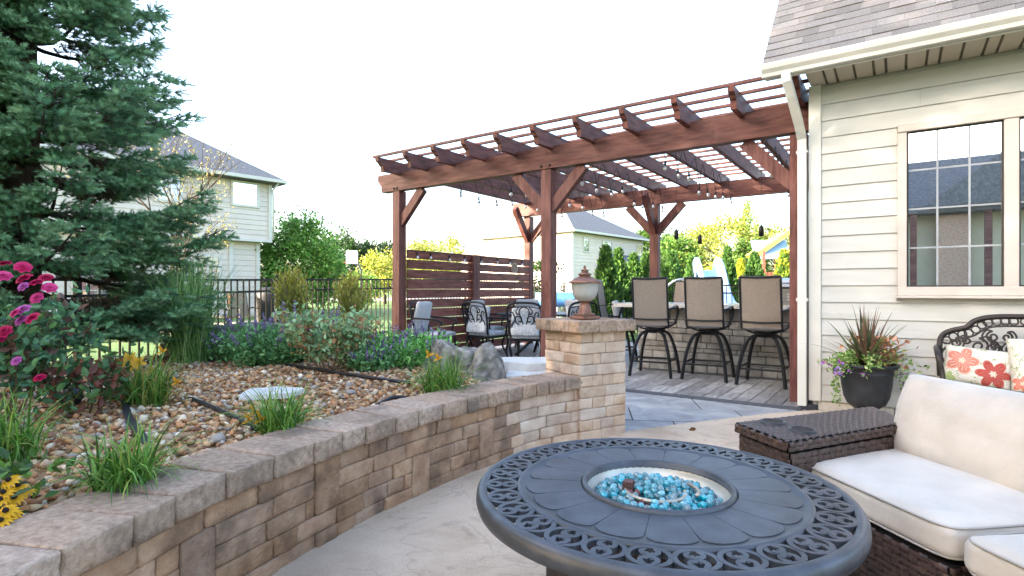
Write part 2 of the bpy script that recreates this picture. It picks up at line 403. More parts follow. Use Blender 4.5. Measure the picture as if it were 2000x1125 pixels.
for gx0, gx1 in ((0.056, 0.667), (0.753, 1.387)):
    gz0, gz1 = 1.133, 2.424
    b = B(); b.box(((gx0+gx1)/2, YW-0.012, (gz0+gz1)/2), (gx1-gx0, 0.006, gz1-gz0)); p_ = b.obj('pane', m_pane, win)
    b = B()
    for q in (gx0+0.006, gx1-0.006): b.box((q, YW-0.019, (gz0+gz1)/2), (0.012, 0.02, gz1-gz0))
    for q in (gz0+0.006, gz1-0.006): b.box(((gx0+gx1)/2, YW-0.0185, q), (gx1-gx0-0.026, 0.019, 0.012))
    b.obj('gasket', m_wdark, p_)
    for k in (1, 2):
        b = B(); b.box((gx0+(gx1-gx0)*k/3, YW-0.018, (gz0+gz1)/2), (0.014, 0.005, gz1-gz0-0.026)); b.obj('muntin', m_munt, p_)
    for k in (1, 2, 3):
        b = B(); b.box(((gx0+gx1)/2, YW-0.0165, gz0+(gz1-gz0)*k/4), (gx1-gx0-0.026, 0.005, 0.014)); b.obj('muntin', m_munt, p_)
# eave: soffit panels, fascia, gutter, roof
EY = 5.30
k = 0; x = -0.66
m_vent = bpy.data.materials.new('vented_soffit'); m_vent.use_nodes = True
_N = m_vent.node_tree.nodes; _L = m_vent.node_tree.links
_wv = _N.new('ShaderNodeTexVoronoi'); _wv.inputs['Scale'].default_value = 95; _wv.inputs['Randomness'].default_value = 0.0
_g = _N.new('ShaderNodeNewGeometry'); _L.new(_g.outputs['Position'], _wv.inputs['Vector'])
_r = _N.new('ShaderNodeValToRGB'); _r.color_ramp.elements[0].position = 0.25; _r.color_ramp.elements[0].color = c3('4a443a'); _r.color_ramp.elements[1].position = 0.4; _r.color_ramp.elements[1].color = c3('aea493')
_L.new(_wv.outputs['Distance'], _r.inputs['Fac']); _L.new(_r.outputs[0], _N['Principled BSDF'].inputs['Base Color'])
while x < 3.3:
    wd = 0.085 if k % 3 == 1 else 0.135
    b = B(); b.box((x+wd/2, (EY+YW)/2, 2.961), (wd-0.018, YW-EY-0.004, 0.014), bev=0.003)
    hp(b.obj('soffit_panel', m_vent if k % 3 == 1 else m_soffit)); x += wd; k += 1
b = B(); b.box((1.37, (EY+YW)/2, 2.975), (4.06, YW-EY, 0.012)); hp(b.obj('soffit_backing', m_groove))
b = B(); b.box((1.22, EY-0.008, 3.01), (4.36, 0.022, 0.13)); hp(b.obj('fascia', m_trim))
gp = [(EY-0.02, 2.957), (EY-0.075, 2.957), (EY-0.082, 2.985), (EY-0.108, 3.015), (EY-0.118, 3.05), (EY-0.118, 3.062), (EY-0.108, 3.062), (EY-0.10, 3.03), (EY-0.075, 2.999), (EY-0.07, 2.968), (EY-0.02, 2.968)]
b = B(); b.prism(gp, -0.975, 3.4, 'x'); g_ = hp(b.obj('gutter', m_trim))
b = B(); b.prism([(EY-0.02, 2.957), (EY-0.075, 2.957), (EY-0.082, 2.985), (EY-0.108, 3.015), (EY-0.118, 3.062), (EY-0.02, 3.062)], -0.981, -0.975, 'x'); b.obj('end_cap', m_trim, house).matrix_parent_inverse = Matrix.Translation((0.62, -YW, 0))
SL = math.atan(1.12); cs, sn = math.cos(SL), math.sin(SL)
RX0 = -0.965
b = B()   # roof deck
b.prism([(EY-0.07, 3.05), (EY-0.07+3.0*cs, 3.05+3.0*sn), (EY-0.07+3.0*cs+0.9, 3.05+3.0*sn-0.9), (EY+0.3, 3.05)], RX0+0.01, 3.4, 'x'); roof = hp(b.obj('roof', m_roofplain))
b = B(); b.prism([(EY-0.055, 3.036), (EY-0.055+3*cs, 3.036+3*sn), (EY+0.045+3*cs, 2.936+3*sn), (EY+0.045, 2.975)], RX0-0.004, RX0+0.008, 'x'); b.obj('rake_board', m_trim, house).matrix_parent_inverse = Matrix.Translation((0.62, -YW, 0))
for r_ in range(11):
    x = RX0-0.012-rnd.uniform(0, 0.15)
    while x < 1.7:
        wd = rnd.choice([0.13, 0.18, 0.24, 0.3]); x0, x1 = max(x, RX0-0.012), min(x+wd, 1.7)
        if x1-x0 > 0.03:
            s0 = r_*0.125-0.012; th = rnd.choice([0.006, 0.006, 0.011])
            def SP(s, t): return (EY-0.075+s*cs-t*sn, 3.055+s*sn+t*cs)
            b = B(); b.prism([SP(s0, 0.006), SP(s0, 0.006+th), SP(s0+0.20, 0.004), SP(s0+0.20, 0.001)], x0+0.001, x1-0.001, 'x')
            b.obj('shingle', m_shing, roof)
        x += wd
# downspout
b = B()
ds = [(-0.79, 5.245, 2.965), (-0.785, 5.25, 2.90), (-0.765, 5.33, 2.80), (-0.735, 5.56, 2.60), (-0.722, 5.655, 2.49), (-0.72, 5.668, 2.40), (-0.72, 5.668, 0.06)]
b.tube(ds, 0.04, n=4, flat=(0.085, 0.07)); dsp = hp(b.obj('downspout', m_trim))
b = B(); b.box((-0.72, 5.668, 1.02), (0.094, 0.079, 0.03)); b.box((-0.72, 5.668, 2.36), (0.094, 0.079, 0.02)); b.obj('joint_band', m_trim, dsp)
# house wing across the patio, behind the photographer: its reflection fills the window
wing = empty('house_wing', 'clapboard wing of the same house with covered porch across the patio', 'house', (1, -9, 0))
def wp(o): o.parent = wing; o.matrix_parent_inverse = Matrix.Translation((-1, 9, 0)); return o
m_cream = M('cream_siding', ['c8bd9f', 'd5cbb0'], scale=2, rough=0.6)
m_brick = M('pale_brick', ['a57f68', 'bd9a83', 'cbb09b'], scale=30, detail=3, rough=0.9, rv=0.1)
b = B(); b.box((2.2, -10.5, 1.75), (7.4, 3.0, 3.5)); wp(b.obj('wall', m_cream))
b = B(); b.prism([(-8.2, 3.3), (-8.2, 3.5), (-10.5, 5.2), (-12.8, 3.5), (-12.8, 3.3)], -0.6, 6.2, 'x'); wp(b.obj('roof', m_roofplain))
b = B(); b.prism([(0.6, 3.45), (2.4, 4.9), (4.2, 3.45)], -9.9, -7.95, 'y'); wp(b.obj('gable', m_roofplain))
for x in (-0.45, 0.35, 2.0, 3.2): b = B(); b.box((x, -8.35, 1.65), (0.16, 0.16, 3.28)); wp(b.obj('porch_post', m_redx))
b = B(); b.box((1.25, -8.75, 1.62), (0.7, 0.35, 3.24)); wp(b.obj('chimney', m_brick))
# ================================================================ retaining wall of tumbled blocks
CAPP = catmull([(-1.0, -0.75, 0), (-1.25, -0.35, 0), (-1.46, 0.05, 0), (-1.61, 0.37, 0), (-1.735, 0.645, 0), (-1.86, 0.93, 0), (-1.945, 1.26, 0), (-2.01, 1.6, 0), (-2.05, 1.9, 0), (-2.063, 2.2, 0), (-2.06, 2.5, 0), (-2.045, 2.85, 0), (-1.995, 3.23, 0), (-1.875, 3.6, 0)], 24)
cum = [0.0]
for i in range(1, len(CAPP)): cum.append(cum[-1]+(CAPP[i]-CAPP[i-1]).length)
WL = cum[-1]
def along(s):
    s = min(max(s, 0), WL-1e-5)
    i = max(k for k in range(len(cum)) if cum[k] <= s); i = min(i, len(CAPP)-2)
    t = (s-cum[i])/(cum[i+1]-cum[i]); p = CAPP[i].lerp(CAPP[i+1], t)
    a = CAPP[max(i-3, 0)]; b_ = CAPP[min(i+4, len(CAPP)-1)]; d = (b_-a).normalized()
    return p, d
rwall = empty('retaining_wall', 'curved retaining wall of tumbled brown blocks with cap stones', 'wall', (-2.05, 1.9, 0))
WI = Matrix.Translation((2.05, -1.9, 0))
BLK = []
for i in range(7):
    me = rough_box(i+1, amp=0.035, bev=0.055, cuts=3); BLK.append(me)
def variant(mm):
    out = []
    for me in BLK: c = me.copy(); c.materials.append(mm); out.append(c)
    return out
V_wall, V_col, V_cap = variant(m_block), variant(m_blockcol), variant(m_cap)
def piece(name, meshes, parent, inv, c, dirv, size, tilt=0.0):
    o = bpy.data.objects.new(name, rnd.choice(meshes)); C.objects.link(o)
    o.parent = parent; o.matrix_parent_inverse = inv
    o.location = c; o.rotation_euler = (tilt, rnd.uniform(-0.008, 0.008), math.atan2(dirv.y, dirv.x)); o.scale = size
    return o
CZ0, CZ1 = 0.385, 0.475
s = 0.0
while s < WL-0.06:
    l = rnd.choice([0.15, 0.17, 0.19, 0.21]) if s < WL-0.9 else rnd.choice([0.12, 0.14, 0.15])
    if WL-s-l < 0.07: l = WL-s
    p, d = along(s+l/2); nrm = Vector((-d.y, d.x, 0))         # nrm points away from the patio (-X side)
    if nrm.x > 0: nrm = -nrm
    piece('cap_stone', V_cap, rwall, WI, p+nrm*0.15+Vector((0, 0, (CZ0+CZ1)/2+rnd.uniform(-0.002, 0.002))), d, (l-0.005, 0.305, CZ1-CZ0+0.002)); s += l
NC = 5; CH = CZ0/NC
occ = []          # (course, s0, s1) taken by tall blocks
for sc_, c0, n_ in ((1.02, 1, 3), (1.80, 1, 3), (2.42, 2, 3), (3.06, 0, 3), (3.62, 1, 3), (0.35, 1, 3)):
    wd = 0.14
    p, d = along(sc_+wd/2); nrm = Vector((-d.y, d.x, 0)); nrm = -nrm if nrm.x > 0 else nrm
    piece('wall_block', V_wall, rwall, WI, p+nrm*(0.022+0.07)+Vector((0, 0, (c0+n_/2)*CH)), d, (wd-0.003, 0.15, n_*CH-0.003))
    for c_ in range(c0, c0+n_): occ.append((c_, sc_, sc_+wd))
for c_ in range(NC):
    s = rnd.uniform(-0.12, 0); tk = sorted([(a, b_) for q, a, b_ in occ if q == c_])
    while s < WL-0.03:
        l = rnd.choice([0.12, 0.17, 0.20, 0.23, 0.26])
        s1 = s+l
        for a, b_ in tk:
            if s < a < s1+0.05: s1 = a
        s0 = max(s, 0); s1 = min(s1, WL)
        if s1-s0 > 0.02:
            p, d = along((s0+s1)/2); nrm = Vector((-d.y, d.x, 0)); nrm = -nrm if nrm.x > 0 else nrm
            far = (s0+s1)/2 > WL-0.62-0.1*(c_ % 2)
            piece('wall_block', V_col if far else V_wall, rwall, WI, p+nrm*(0.022+0.075+rnd.uniform(-0.006, 0.006))+Vector((0, 0, (c_+0.5)*CH)), d, (s1-s0-0.002, 0.15, CH-0.002))
        s = s1
        for a, b_ in tk:
            if abs(s-a) < 1e-6: s = b_
bv = []; bf = []
for i, p in enumerate(CAPP[::4]):
    q, d = along(cum[i*4]); nrm = Vector((-d.y, d.x, 0)); nrm = -nrm if nrm.x > 0 else nrm
    for o_, z in ((0.045, 0.0), (0.045, 0.38), (0.26, 0.38), (0.26, 0.0)): bv.append(p+nrm*o_+Vector((0, 0, z)))
n_ = len(CAPP[::4])
for i in range(n_-1):
    for j in range(4): bf.append((i*4+j, i*4+(j+1) % 4, i*4+4+(j+1) % 4, i*4+4+j))
b = B(); b.add(bv, bf); o = b.obj('core', m_core); o.parent = rwall; o.matrix_parent_inverse = WI
# ---------------------------------------------------------------- stone column
CC = Vector((-1.995, 3.854, 0)); CE = Vector((0.402, 0.916, 0)).normalized(); CN = Vector((-0.916, 0.402, 0)).normalized()
col = empty('stone_column', 'square column of pale tumbled blocks ending the retaining wall', 'column', CC, math.atan2(CE.y, CE.x))
b = B(); b.box((0, 0, 0.40), (0.38, 0.38, 0.80)); b.obj('core', m_core, col)
def cpiece(name, meshes, c, size, rz=0): o = child(name, rnd.choice(meshes), col, c, (0, 0, rz), size); return o
HW = 0.22; nC = 10; ch = 0.80/nC
for c_ in range(nC):
    z = (c_+0.5)*ch
    for f_ in range(4):
        a = f_*PI/2; ca, sa = math.cos(a), math.sin(a)
        ext = HW if (c_+f_) % 2 == 0 else HW-0.12          # corner blocks alternate between faces
        st = -HW if (c_+f_) % 2 == 1 else -HW+0.12
        st = -ext if (c_+f_) % 2 == 0 else -HW+0.12; en = HW if (c_+f_) % 2 == 0 else HW-0.12
        if (c_+f_) % 2 == 0: st = -HW
        L_ = en-st; cut = st+L_*rnd.choice([0.36, 0.45, 0.55, 0.64])
        for q0, q1 in ((st, cut), (cut, en)):
            u = (q0+q1)/2; v = -(HW-0.06)-rnd.uniform(-0.003, 0.003)
            cpiece('column_block', V_col, (u*ca-v*sa, u*sa+v*ca, z), (q1-q0-0.002, 0.122, ch-0.002), a)
HC = 0.275
for f_ in range(4):
    a = f_*PI/2; ca, sa = math.cos(a), math.sin(a)
    cuts_ = [-HC, -HC+0.19, -HC+0.35, HC-0.12]
    for q0, q1 in zip(cuts_[:-1], cuts_[1:]):
        u = (q0+q1)/2; v = -(HC-0.06)
        cpiece('cap_stone', V_cap, (u*ca-v*sa, u*sa+v*ca, 0.84), (q1-q0-0.001, 0.122, 0.085), a)
b = B(); b.box((0, 0, 0.838), (0.35, 0.35, 0.078)); b.obj('cap_slab', m_cap, col)
# ---------------------------------------------------------------- lantern on the column
m_copper = M('weathered_copper', ['6e4a3e', '8c6353', 'a57f6f'], scale=18, detail=6, rough=0.45, metal=0.55, stain=(9, 0.5, '55413a'))
m_frost = M('frosted_glass', ['cac6bc', 'd6d3cb'], scale=14, rough=0.45, spec=0.6, trans=0.35)
lamp = empty('post_lantern', 'copper lantern with frosted urn glass on top of the stone column', 'lantern', (CC.x, CC.y, 0.883), math.atan2(CE.y, CE.x))
b = B(); b.box((0, 0, 0.011), (0.17, 0.17, 0.022), bev=0.004); b.box((0, 0, 0.032), (0.12, 0.12, 0.02), bev=0.004); b.obj('base_plate', m_copper, lamp)
b = B(); b.lathe([(0.056, 0.042), (0.05, 0.06), (0.042, 0.10), (0.03, 0.118), (0.034, 0.126), (0.05, 0.134), (0.05, 0.14)], 20); b.obj('stem', m_copper, lamp)
b = B(); b.lathe([(0.05, 0.14), (0.075, 0.155), (0.092, 0.185), (0.10, 0.22), (0.105, 0.262), (0.111, 0.28)], 28); b.obj('glass_shade', m_frost, lamp)
b = B(); b.lathe([(0.129, 0.278), (0.131, 0.284), (0.104, 0.300), (0.07, 0.318), (0.045, 0.326), (0.044, 0.338), (0.058, 0.341), (0.04, 0.354), (0.026, 0.36), (0.026, 0.37), (0.034, 0.373), (0.012, 0.386), (0.009, 0.394), (0.012, 0.40), (0.004, 0.412), (0.001, 0.414)], 28)
lid = b.obj('lid', m_copper, lamp)
b = B(); b.lathe([(0.0, 0.277), (0.128, 0.277)], 28); b.obj('lid_plate', m_copper, lid)
# ================================================================ pergola
perg = empty('pergola', 'dark red stained timber pergola over the bar and dining table', 'pergola', (-3.6, 6.05, 0))
PI_ = Matrix.Translation((3.6, -6.05, 0))
def pp(o): o.parent = perg; o.matrix_parent_inverse = PI_; return o
PZ = 2.635; BT = 2.905; PS = 0.15
posts = [(-6.335, 6.055), (-3.645, 6.055), (-0.80, 6.075), (-6.30, 9.66), (-3.55, 9.55), (-0.80, 9.55)]
for x, y in posts:
    b = B(); b.box((x, y, PZ/2), (PS, PS, PZ-0.002), bev=0.006); pp(b.obj('post', m_red))
m_bolt = M('black_bolt', ['0c0c0d', '151516'], rough=0.5)
def beam(x0, x1, y, th, z0, z1):
    e = 0.10
    pr = [(x0, z1), (x0, z1-0.09), (x0+0.03, z1-0.12), (x0+0.045, z1-0.15), (x0+0.075, z1-0.17), (x0+0.08, z0), (x1, z0), (x1, z1)]
    b = B(); b.prism(pr, y-th/2, y+th/2, 'y'); return pp(b.obj('beam', m_redx))
b1 = beam(-6.72, -3.63, 6.03, 0.13, PZ, BT); b = B(); b.box((-2.1535, 6.03, (PZ+BT)/2), (2.947, 0.13, BT-PZ)); pp(b.obj('beam', m_redx))
b = B(); b.box((-3.49, 9.55, 2.77), (6.2, 0.12, 0.27)); pp(b.obj('beam', m_redx))
for x in (-6.29, -6.36, -3.70, -3.58, -0.77):
    b = B(); b.lathe([(0.0, 0.012), (0.016, 0.012), (0.018, 0.0)], 10); me = b.mesh('bolt', m_bolt)
    o = link('bolt', me); o.location = (x, 5.965, PZ+0.035); o.rotation_euler = (PI/2, 0, 0); pp(o)
def brace(a, c):
    b = B(); b.bar(a, c, 0.085, 0.13); pp(b.obj('knee_brace', m_red))
for x, y, ds_ in ((-6.335, 6.055, ((1, 0),)), (-3.645, 6.055, ((1, 0), (-1, 0))), (-0.80, 6.075, ((-1, 0),)), (-6.30, 9.66, ((1, 0), (0, -1))), (-3.55, 9.55, ((1, 0), (-1, 0), (0, -1)))):
    for dx, dy in ds_:
        brace((x+dx*0.04, y+dy*0.04, PZ-0.50), (x+dx*0.50, y+dy*0.50, PZ-0.01 if dx else PZ+0.12))
# rafters with scooped tails
RXS = [-0.76, -1.305, -1.855, -2.42, -2.98, -3.55, -4.09, -4.61, -5.14, -5.67, -6.23]
T0, T1, RB, RT_ = 5.50, 10.05, 2.86, 3.045
prof = [(T0, RT_), (T0+0.01, RT_-0.055), (T0+0.055, RT_-0.075), (T0+0.075, RT_-0.105), (T0+0.10, RT_-0.115), (T0+0.115, RB-0.01), (T0+0.26, RB), (T1-0.26, RB), (T1-0.115, RB-0.01), (T1-0.10, RT_-0.115), (T1-0.075, RT_-0.105), (T1-0.055, RT_-0.075), (T1-0.01, RT_-0.055), (T1, RT_)]
b = B(); b.prism(prof, -0.03, 0.03, 'x'); rme = b.mesh('rafter', m_redy)
for x in RXS:
    o = link('rafter', rme); o.location = (x, 0, rnd.uniform(-0.002, 0.002)); pp(o)
b = B(); b.box((0, 0, 0), (5.72, 0.040, 0.028)); pme = b.mesh('purlin', m_redx)
for k in range(15):
    o = link('purlin', pme); o.location = (-3.47+rnd.uniform(-0.01, 0.01), T0+0.03+k*0.302, RT_+0.0155); pp(o)
# ---------------------------------------------------------------- privacy screen at the far end
m_slat = M('stained_slat', ['54281f', '74433a', '8f5a4e'], scale=5, detail=7, rough=0.6, bump=0.25, bscale=45, rv=0.14, stretch=(4, 0.8, 5), spec=0.35)
scr = empty('privacy_screen', 'slatted dark red privacy screen between the pergola posts', 'screen', (-6.3, 7.8, 0))
SI = Matrix.Translation((6.3, -7.8, 0))
def sp(o): o.parent = scr; o.matrix_parent_inverse = SI; return o
for y0, y1 in ((6.135, 7.70), (7.885, 9.58)):
    for k in range(11):
        z = 1.735-k*0.155
        b = B(); b.box((-6.25+rnd.uniform(-0.004, 0.004), (y0+y1)/2, z-0.062), (0.035, y1-y0, 0.140+rnd.uniform(-0.004, 0.002)), bev=0.004); sp(b.obj('slat', m_slat))
b = B(); b.box((-6.25, 7.79, 0.87), (0.15, 0.185, 1.74), bev=0.006); sp(b.obj('screen_post', m_red))
m_plq = M('plaster_plaque', ['a79583', 'c4b6a4'], scale=30, rough=0.85, bump=0.3, bscale=80)
pq = empty('wall_plaque', 'small round carved plaque hanging on the slatted screen', 'plaque', (-6.225, 9.02, 1.55))
b = B(); b.lathe([(0.0, 0.012), (0.088, 0.012), (0.094, 0.018), (0.105, 0.018), (0.108, 0.006), (0.108, 0.0), (0, 0)], 32)
o = b.obj('disc', m_plq, pq); o.rotation_euler = (0, PI/2, 0)
b = B()
for rr in (0.03, 0.055, 0.078): b.tube([(rr*math.cos(t*PI/12), rr*math.sin(t*PI/12), 0.013) for t in range(24)], 0.006, n=5, closed=True)
for k in range(8): b.bar((0.03*math.cos(k*PI/4), 0.03*math.sin(k*PI/4), 0.013), (0.078*math.cos(k*PI/4), 0.078*math.sin(k*PI/4), 0.013), 0.008)
o = b.obj('carving', M('plaque_relief', ['8b7763', '9d8a77'], rough=0.9), pq); o.rotation_euler = (0, PI/2, 0)
# ---------------------------------------------------------------- string lights
m_wire = M('black_wire', ['0d0d0e', '17171a'], rough=0.6)
m_bulb = glassy('clear_bulb', (0.55, 0.53, 0.48), 0.45, 0.05)
b = B(); b.lathe([(0.004, 0.0), (0.012, -0.006), (0.014, -0.05), (0.013, -0.055)], 8); sock_me = b.mesh('socket', m_wire)
b = B(); b.lathe([(0.011, -0.052), (0.014, -0.06), (0.022, -0.078), (0.023, -0.09), (0.016, -0.106), (0.001, -0.112)], 10); bulb_me = b.mesh('bulb', m_bulb)
def string_light(label, hooks, drop, seed, n_between=1):
    r = random.Random(seed); root = empty('string_light', label, 'string lights', hooks[0], 0, 'string lights under the pergola'); I = Matrix.Translation(-Vector(hooks[0]))
    pts = []; bulbs = []
    for i in range(len(hooks)-1):
        a, c = Vector(hooks[i]), Vector(hooks[i+1]); dz = drop*r.uniform(0.75, 1.2); t0 = r.uniform(0.4, 0.6)
        for k in range(9):
            t = k/9; q = a.lerp(c, t); v = 1-abs(t-t0)/(t0 if t < t0 else 1-t0); q.z -= dz*(v**1.25); pts.append(q)
        m_ = a.lerp(c, t0); m_.z -= dz; bulbs.append(m_)
    pts.append(Vector(hooks[-1]))
    b = B(); b.tube(pts, 0.004, n=5); o = b.obj('wire', m_wire, root); o.matrix_parent_inverse = I
    for q in bulbs:
        rot = (r.uniform(-0.12, 0.12), r.uniform(-0.12, 0.12), 0)
        o = child('bulb', bulb_me, root, q, rot); o.matrix_parent_inverse = I
        child('socket', sock_me, o)
for k, (x, lab) in enumerate(((-1.24, 'string of clear bulbs looped under the rafters nearest the house'), (-2.20, 'string of clear bulbs looped under rafters, second row from the house'), (-3.30, 'string of clear bulbs looped under the rafters beside the middle post'), (-4.40, 'string of clear bulbs under the rafters left of the middle post'), (-5.25, 'string of clear bulbs under the rafters nearest the slatted screen'))):
    string_light(lab, [(x+0.02*(i % 2), 6.05+i*0.42, 2.845) for i in range(9)], 0.30, k+3)
string_light('string of clear bulbs clipped along the top of the slatted screen', [(-6.225, y, 1.735) for y in (6.16, 6.45, 6.85, 7.3, 7.72, 8.2, 8.65, 9.1, 9.5)], 0.03, 40)
m_pend = M('black_pendant', ['121213', '1c1c1e'], rough=0.4)
for px_, py_, d, lab in ((1321, 457, 8.1, 'black cylinder pendant lamp, leftmost of three over the bar'), (1367, 467, 8.5, 'black cylinder pendant lamp, lowest and middle one over the bar'), (1487, 450, 7.3, 'black cylinder pendant lamp hanging nearest the house')):
    z = 1.10+(568-py_)*d/1085; p = pw(px_, d, 0)
    t = empty('pendant_lamp', lab, 'lamp', (p.x, p.y, z), 0, 'pendant lamps over the bar')
    b = B(); b.lathe([(0.0, 0.07), (0.012, 0.07), (0.014, 0.055), (0.030, 0.05), (0.031, -0.075), (0.026, -0.075), (0.026, 0.04), (0, 0.04)], 16); b.obj('shade', m_pend, t)
    b = B(); b.tube([(0, 0, 0.065), (0, 0, 2.85-z)], 0.0025, n=5); b.obj('cord', m_wire, t)
# ================================================================ trees
m_bark = M('bark', ['3a2e25', '55463a'], scale=12, stretch=(3, 3, 0.6), rough=0.95, bump=0.6, bscale=30)
m_leafw = M('tree_leaves', [(1, 1, 1), (1, 1, 1)], rough=0.55, vcol=True, trans=0.4, spec=0.35)
DIA_V = [(0, 0, 0), (0.30, 0.06, 0.5), (0, 0, 1.0), (-0.30, 0.06, 0.5)]; DIA_F = [(0, 1, 2), (0, 2, 3)]
def colmix(cols, n, jit=0.18):
    cc = np.array([c3(c)[:3] for c in cols]); k = nr.integers(0, len(cols), n)
    return np.clip(cc[k]*(1+nr.normal(0, jit, (n, 1))), 0.002, 1)
def trunk(root, h, r0, crown_c, nl, rx, seed):
    r = random.Random(seed); b = B()
    top = Vector((r.uniform(-0.2, 0.2), r.uniform(-0.2, 0.2), h))
    b.tube([(0, 0, -0.1), (r.uniform(-0.05, 0.05), 0, h*0.35), top*0.7+Vector((0, 0, 0.0)), top], [r0*1.25, r0, r0*0.7, r0*0.25], n=8)
    for k in range(nl):
        a = 2*PI*k/nl+r.uniform(-0.3, 0.3); z = h*r.uniform(0.35, 0.8); q = Vector((math.cos(a)*rx*0.75, math.sin(a)*rx*0.75, z+h*0.22))
        b.tube([(0, 0, z), q*0.5+Vector((0, 0, z*0.5+0.05)), q], [r0*0.5, r0*0.32, r0*0.1], n=6)
    return b.obj('trunk', m_bark, root)
def tree(label, loc, h, rx, rz, zc, nleaf, size, cols, seed, cat='tree', name='deciduous_tree', group=None, ncl=46, sparse=0.16):
    global nr
    old = nr; nr = np.random.default_rng(seed)
    root = empty(name, label, cat, loc, 0, group)
    trunk(root, zc+rz*0.3, 0.035*h*0.7, zc, 6, rx, seed)
    D = rdir(ncl, -0.9, 1); rad = nr.uniform(0.45, 1.0, ncl)**0.6
    cl = D*rad[:, None]*np.array([rx, rx, rz])+np.array([0, 0, zc])
    k = nr.integers(0, ncl, nleaf)
    sg = nr.uniform(0.6, 1.3, ncl)[k][:, None]
    P = cl[k]+nr.normal(0, 1, (nleaf, 3))*sg*np.array([rx, rx, rz])*sparse
    ctr = np.array([0, 0, zc])
    Dd = (P-ctr)/np.array([rx, rx, rz])+nr.normal(0, 0.7, (nleaf, 3))+np.array([0, 0, -0.25])
    Dd[np.linalg.norm(Dd, axis=1) < 1e-3] = (0, 0, 1)
    tint = (1+nr.normal(0, 0.16, ncl))[k][:, None]
    scatter('crown', DIA_V, DIA_F, P, frames(Dd), size*nr.uniform(0.7, 1.3, nleaf), m_leafw, root, np.clip(colmix(cols, nleaf)*tint, 0.003, 1))
    nr = old
    return root
GR = ['3d5a24', '4d6e2c', '5f7f38', '304a1e']; GRD = ['2b4522', '37532a', '22391b']; YE = ['8f9a3c', 'a3a84a', '74863a', 'b3b05c']; LT = ['6d9440', '80a64c', '55803a']
for lab, px_, d, h, rx, rz, zc, n, sz, cols, sd_ in (
    ('full bright green tree beside the left neighbour house', 592, 27, 5, 1.7, 2.0, 2.3, 16000, 0.17, ['5f8a3c', '6f9a46', '82a852', '4d7632', '93b060'], 21),
    ('dark green tree far behind the basketball hoop, left one', 672, 75, 9, 3.4, 3.6, 5.2, 5000, 0.4, GRD, 22),
    ('dark green tree far off beside the left pergola post', 740, 78, 9, 3.3, 3.2, 4.6, 5000, 0.4, GRD, 23),
    ('golden sunlit tree behind the fence by the left pergola post', 752, 46, 5, 2.0, 1.8, 2.6, 5000, 0.22, YE, 24),
    ('low pale shrub tree at the foot of the basketball hoop', 700, 40, 3, 1.3, 1.1, 1.4, 3000, 0.2, LT, 25),
    ('yellow green tree showing above the slatted screen', 862, 70, 6, 4.0, 3.0, 4.6, 4500, 0.36, YE, 26),
    ('round green tree behind the back neighbour house chimney', 1285, 62, 8, 3.0, 2.8, 5.0, 5000, 0.32, GR, 27),
    ('green tree showing right of the back middle pergola post', 1318, 44, 5, 1.7, 1.5, 3.6, 4000, 0.24, GR+LT, 28),
    ('dark rounded tree far behind the arborvitae row', 1345, 66, 6, 2.0, 1.9, 4.6, 3500, 0.3, GRD, 29),
    ('tall pale yellow tree glowing behind the blue slide', 1400, 52, 8, 3.4, 3.0, 4.8, 8000, 0.26, YE, 30),
    ('slender pale poplar rising above the other trees', 1460, 56, 9, 0.85, 3.4, 6.6, 2600, 0.24, YE+LT, 31),
    ('dense green tree in the sunny hedge near the playset', 1463, 34, 5, 1.1, 1.5, 2.6, 4500, 0.18, GR, 32),
    ('broad golden tree behind the wooden playset', 1520, 58, 7, 3.6, 2.8, 5.0, 6500, 0.3, YE, 33),
    ('golden bushy tree between the slide and the green tree', 1425, 38, 4, 1.3, 1.4, 2.2, 4000, 0.2, YE, 34),
    ('dark green tree beyond the fence behind the round table', 1062, 30, 3, 1.0, 1.2, 1.6, 2600, 0.18, GRD+GR, 35)):
    p = pw(px_, d); tree(lab, (p.x, p.y, 0), h, rx, rz, zc, n, sz, cols, sd_, group='background trees')
# bare-twigged tree with yellow leaves beside the left house
def twig_tree(label, loc, h, seed):
    r = random.Random(seed); root = empty('sapling_tree', label, 'tree', loc); b = B(); tips = []
    def grow(p, d, l, rad, lev):
        q = p+d*l; m_ = p.lerp(q, 0.5)+Vector((r.uniform(-1, 1), r.uniform(-1, 1), r.uniform(-0.5, 1)))*l*0.06
        b.tube([p, m_, q], [rad, rad*0.8, rad*0.6], n=5)
        if lev >= 2: tips.extend([m_, q, p.lerp(q, 0.75)])
        if lev < 5:
            for k in range(3 if lev else 6):
                nd = (d+Vector((r.uniform(-1, 1), r.uniform(-1, 1), r.uniform(-0.45, 0.7)))*0.75).normalized()
                grow(p.lerp(q, r.uniform(0.45, 1.0)), nd, l*r.uniform(0.5, 0.75), rad*0.5, lev+1)
    grow(Vector((0, 0, 0)), Vector((0, 0, 1)), h*0.42, 0.06, 0)
    b.obj('trunk', m_bark, root)
    T = np.array([tuple(t) for t in tips]); n = len(T); k = nr.integers(0, len(T), n)
    P = T[k]+nr.normal(0, 0.06, (n, 3)); sel = nr.uniform(0, 1, n) < np.clip((5.6-P[:, 2])/4.5, 0.12, 0.8); P = P[sel]
    scatter('leaves', DIA_V, DIA_F, P, frames(rdir(len(P))), nr.uniform(0.04, 0.075, len(P)), m_leafw, root, colmix(['a89c60', '94935a', 'b5aa72', '85865a'], len(P)))
p = pw(345, 12.5); twig_tree('thin twiggy tree with small yellow leaves behind the spruce', (p.x, p.y, 0), 5.6, 4)
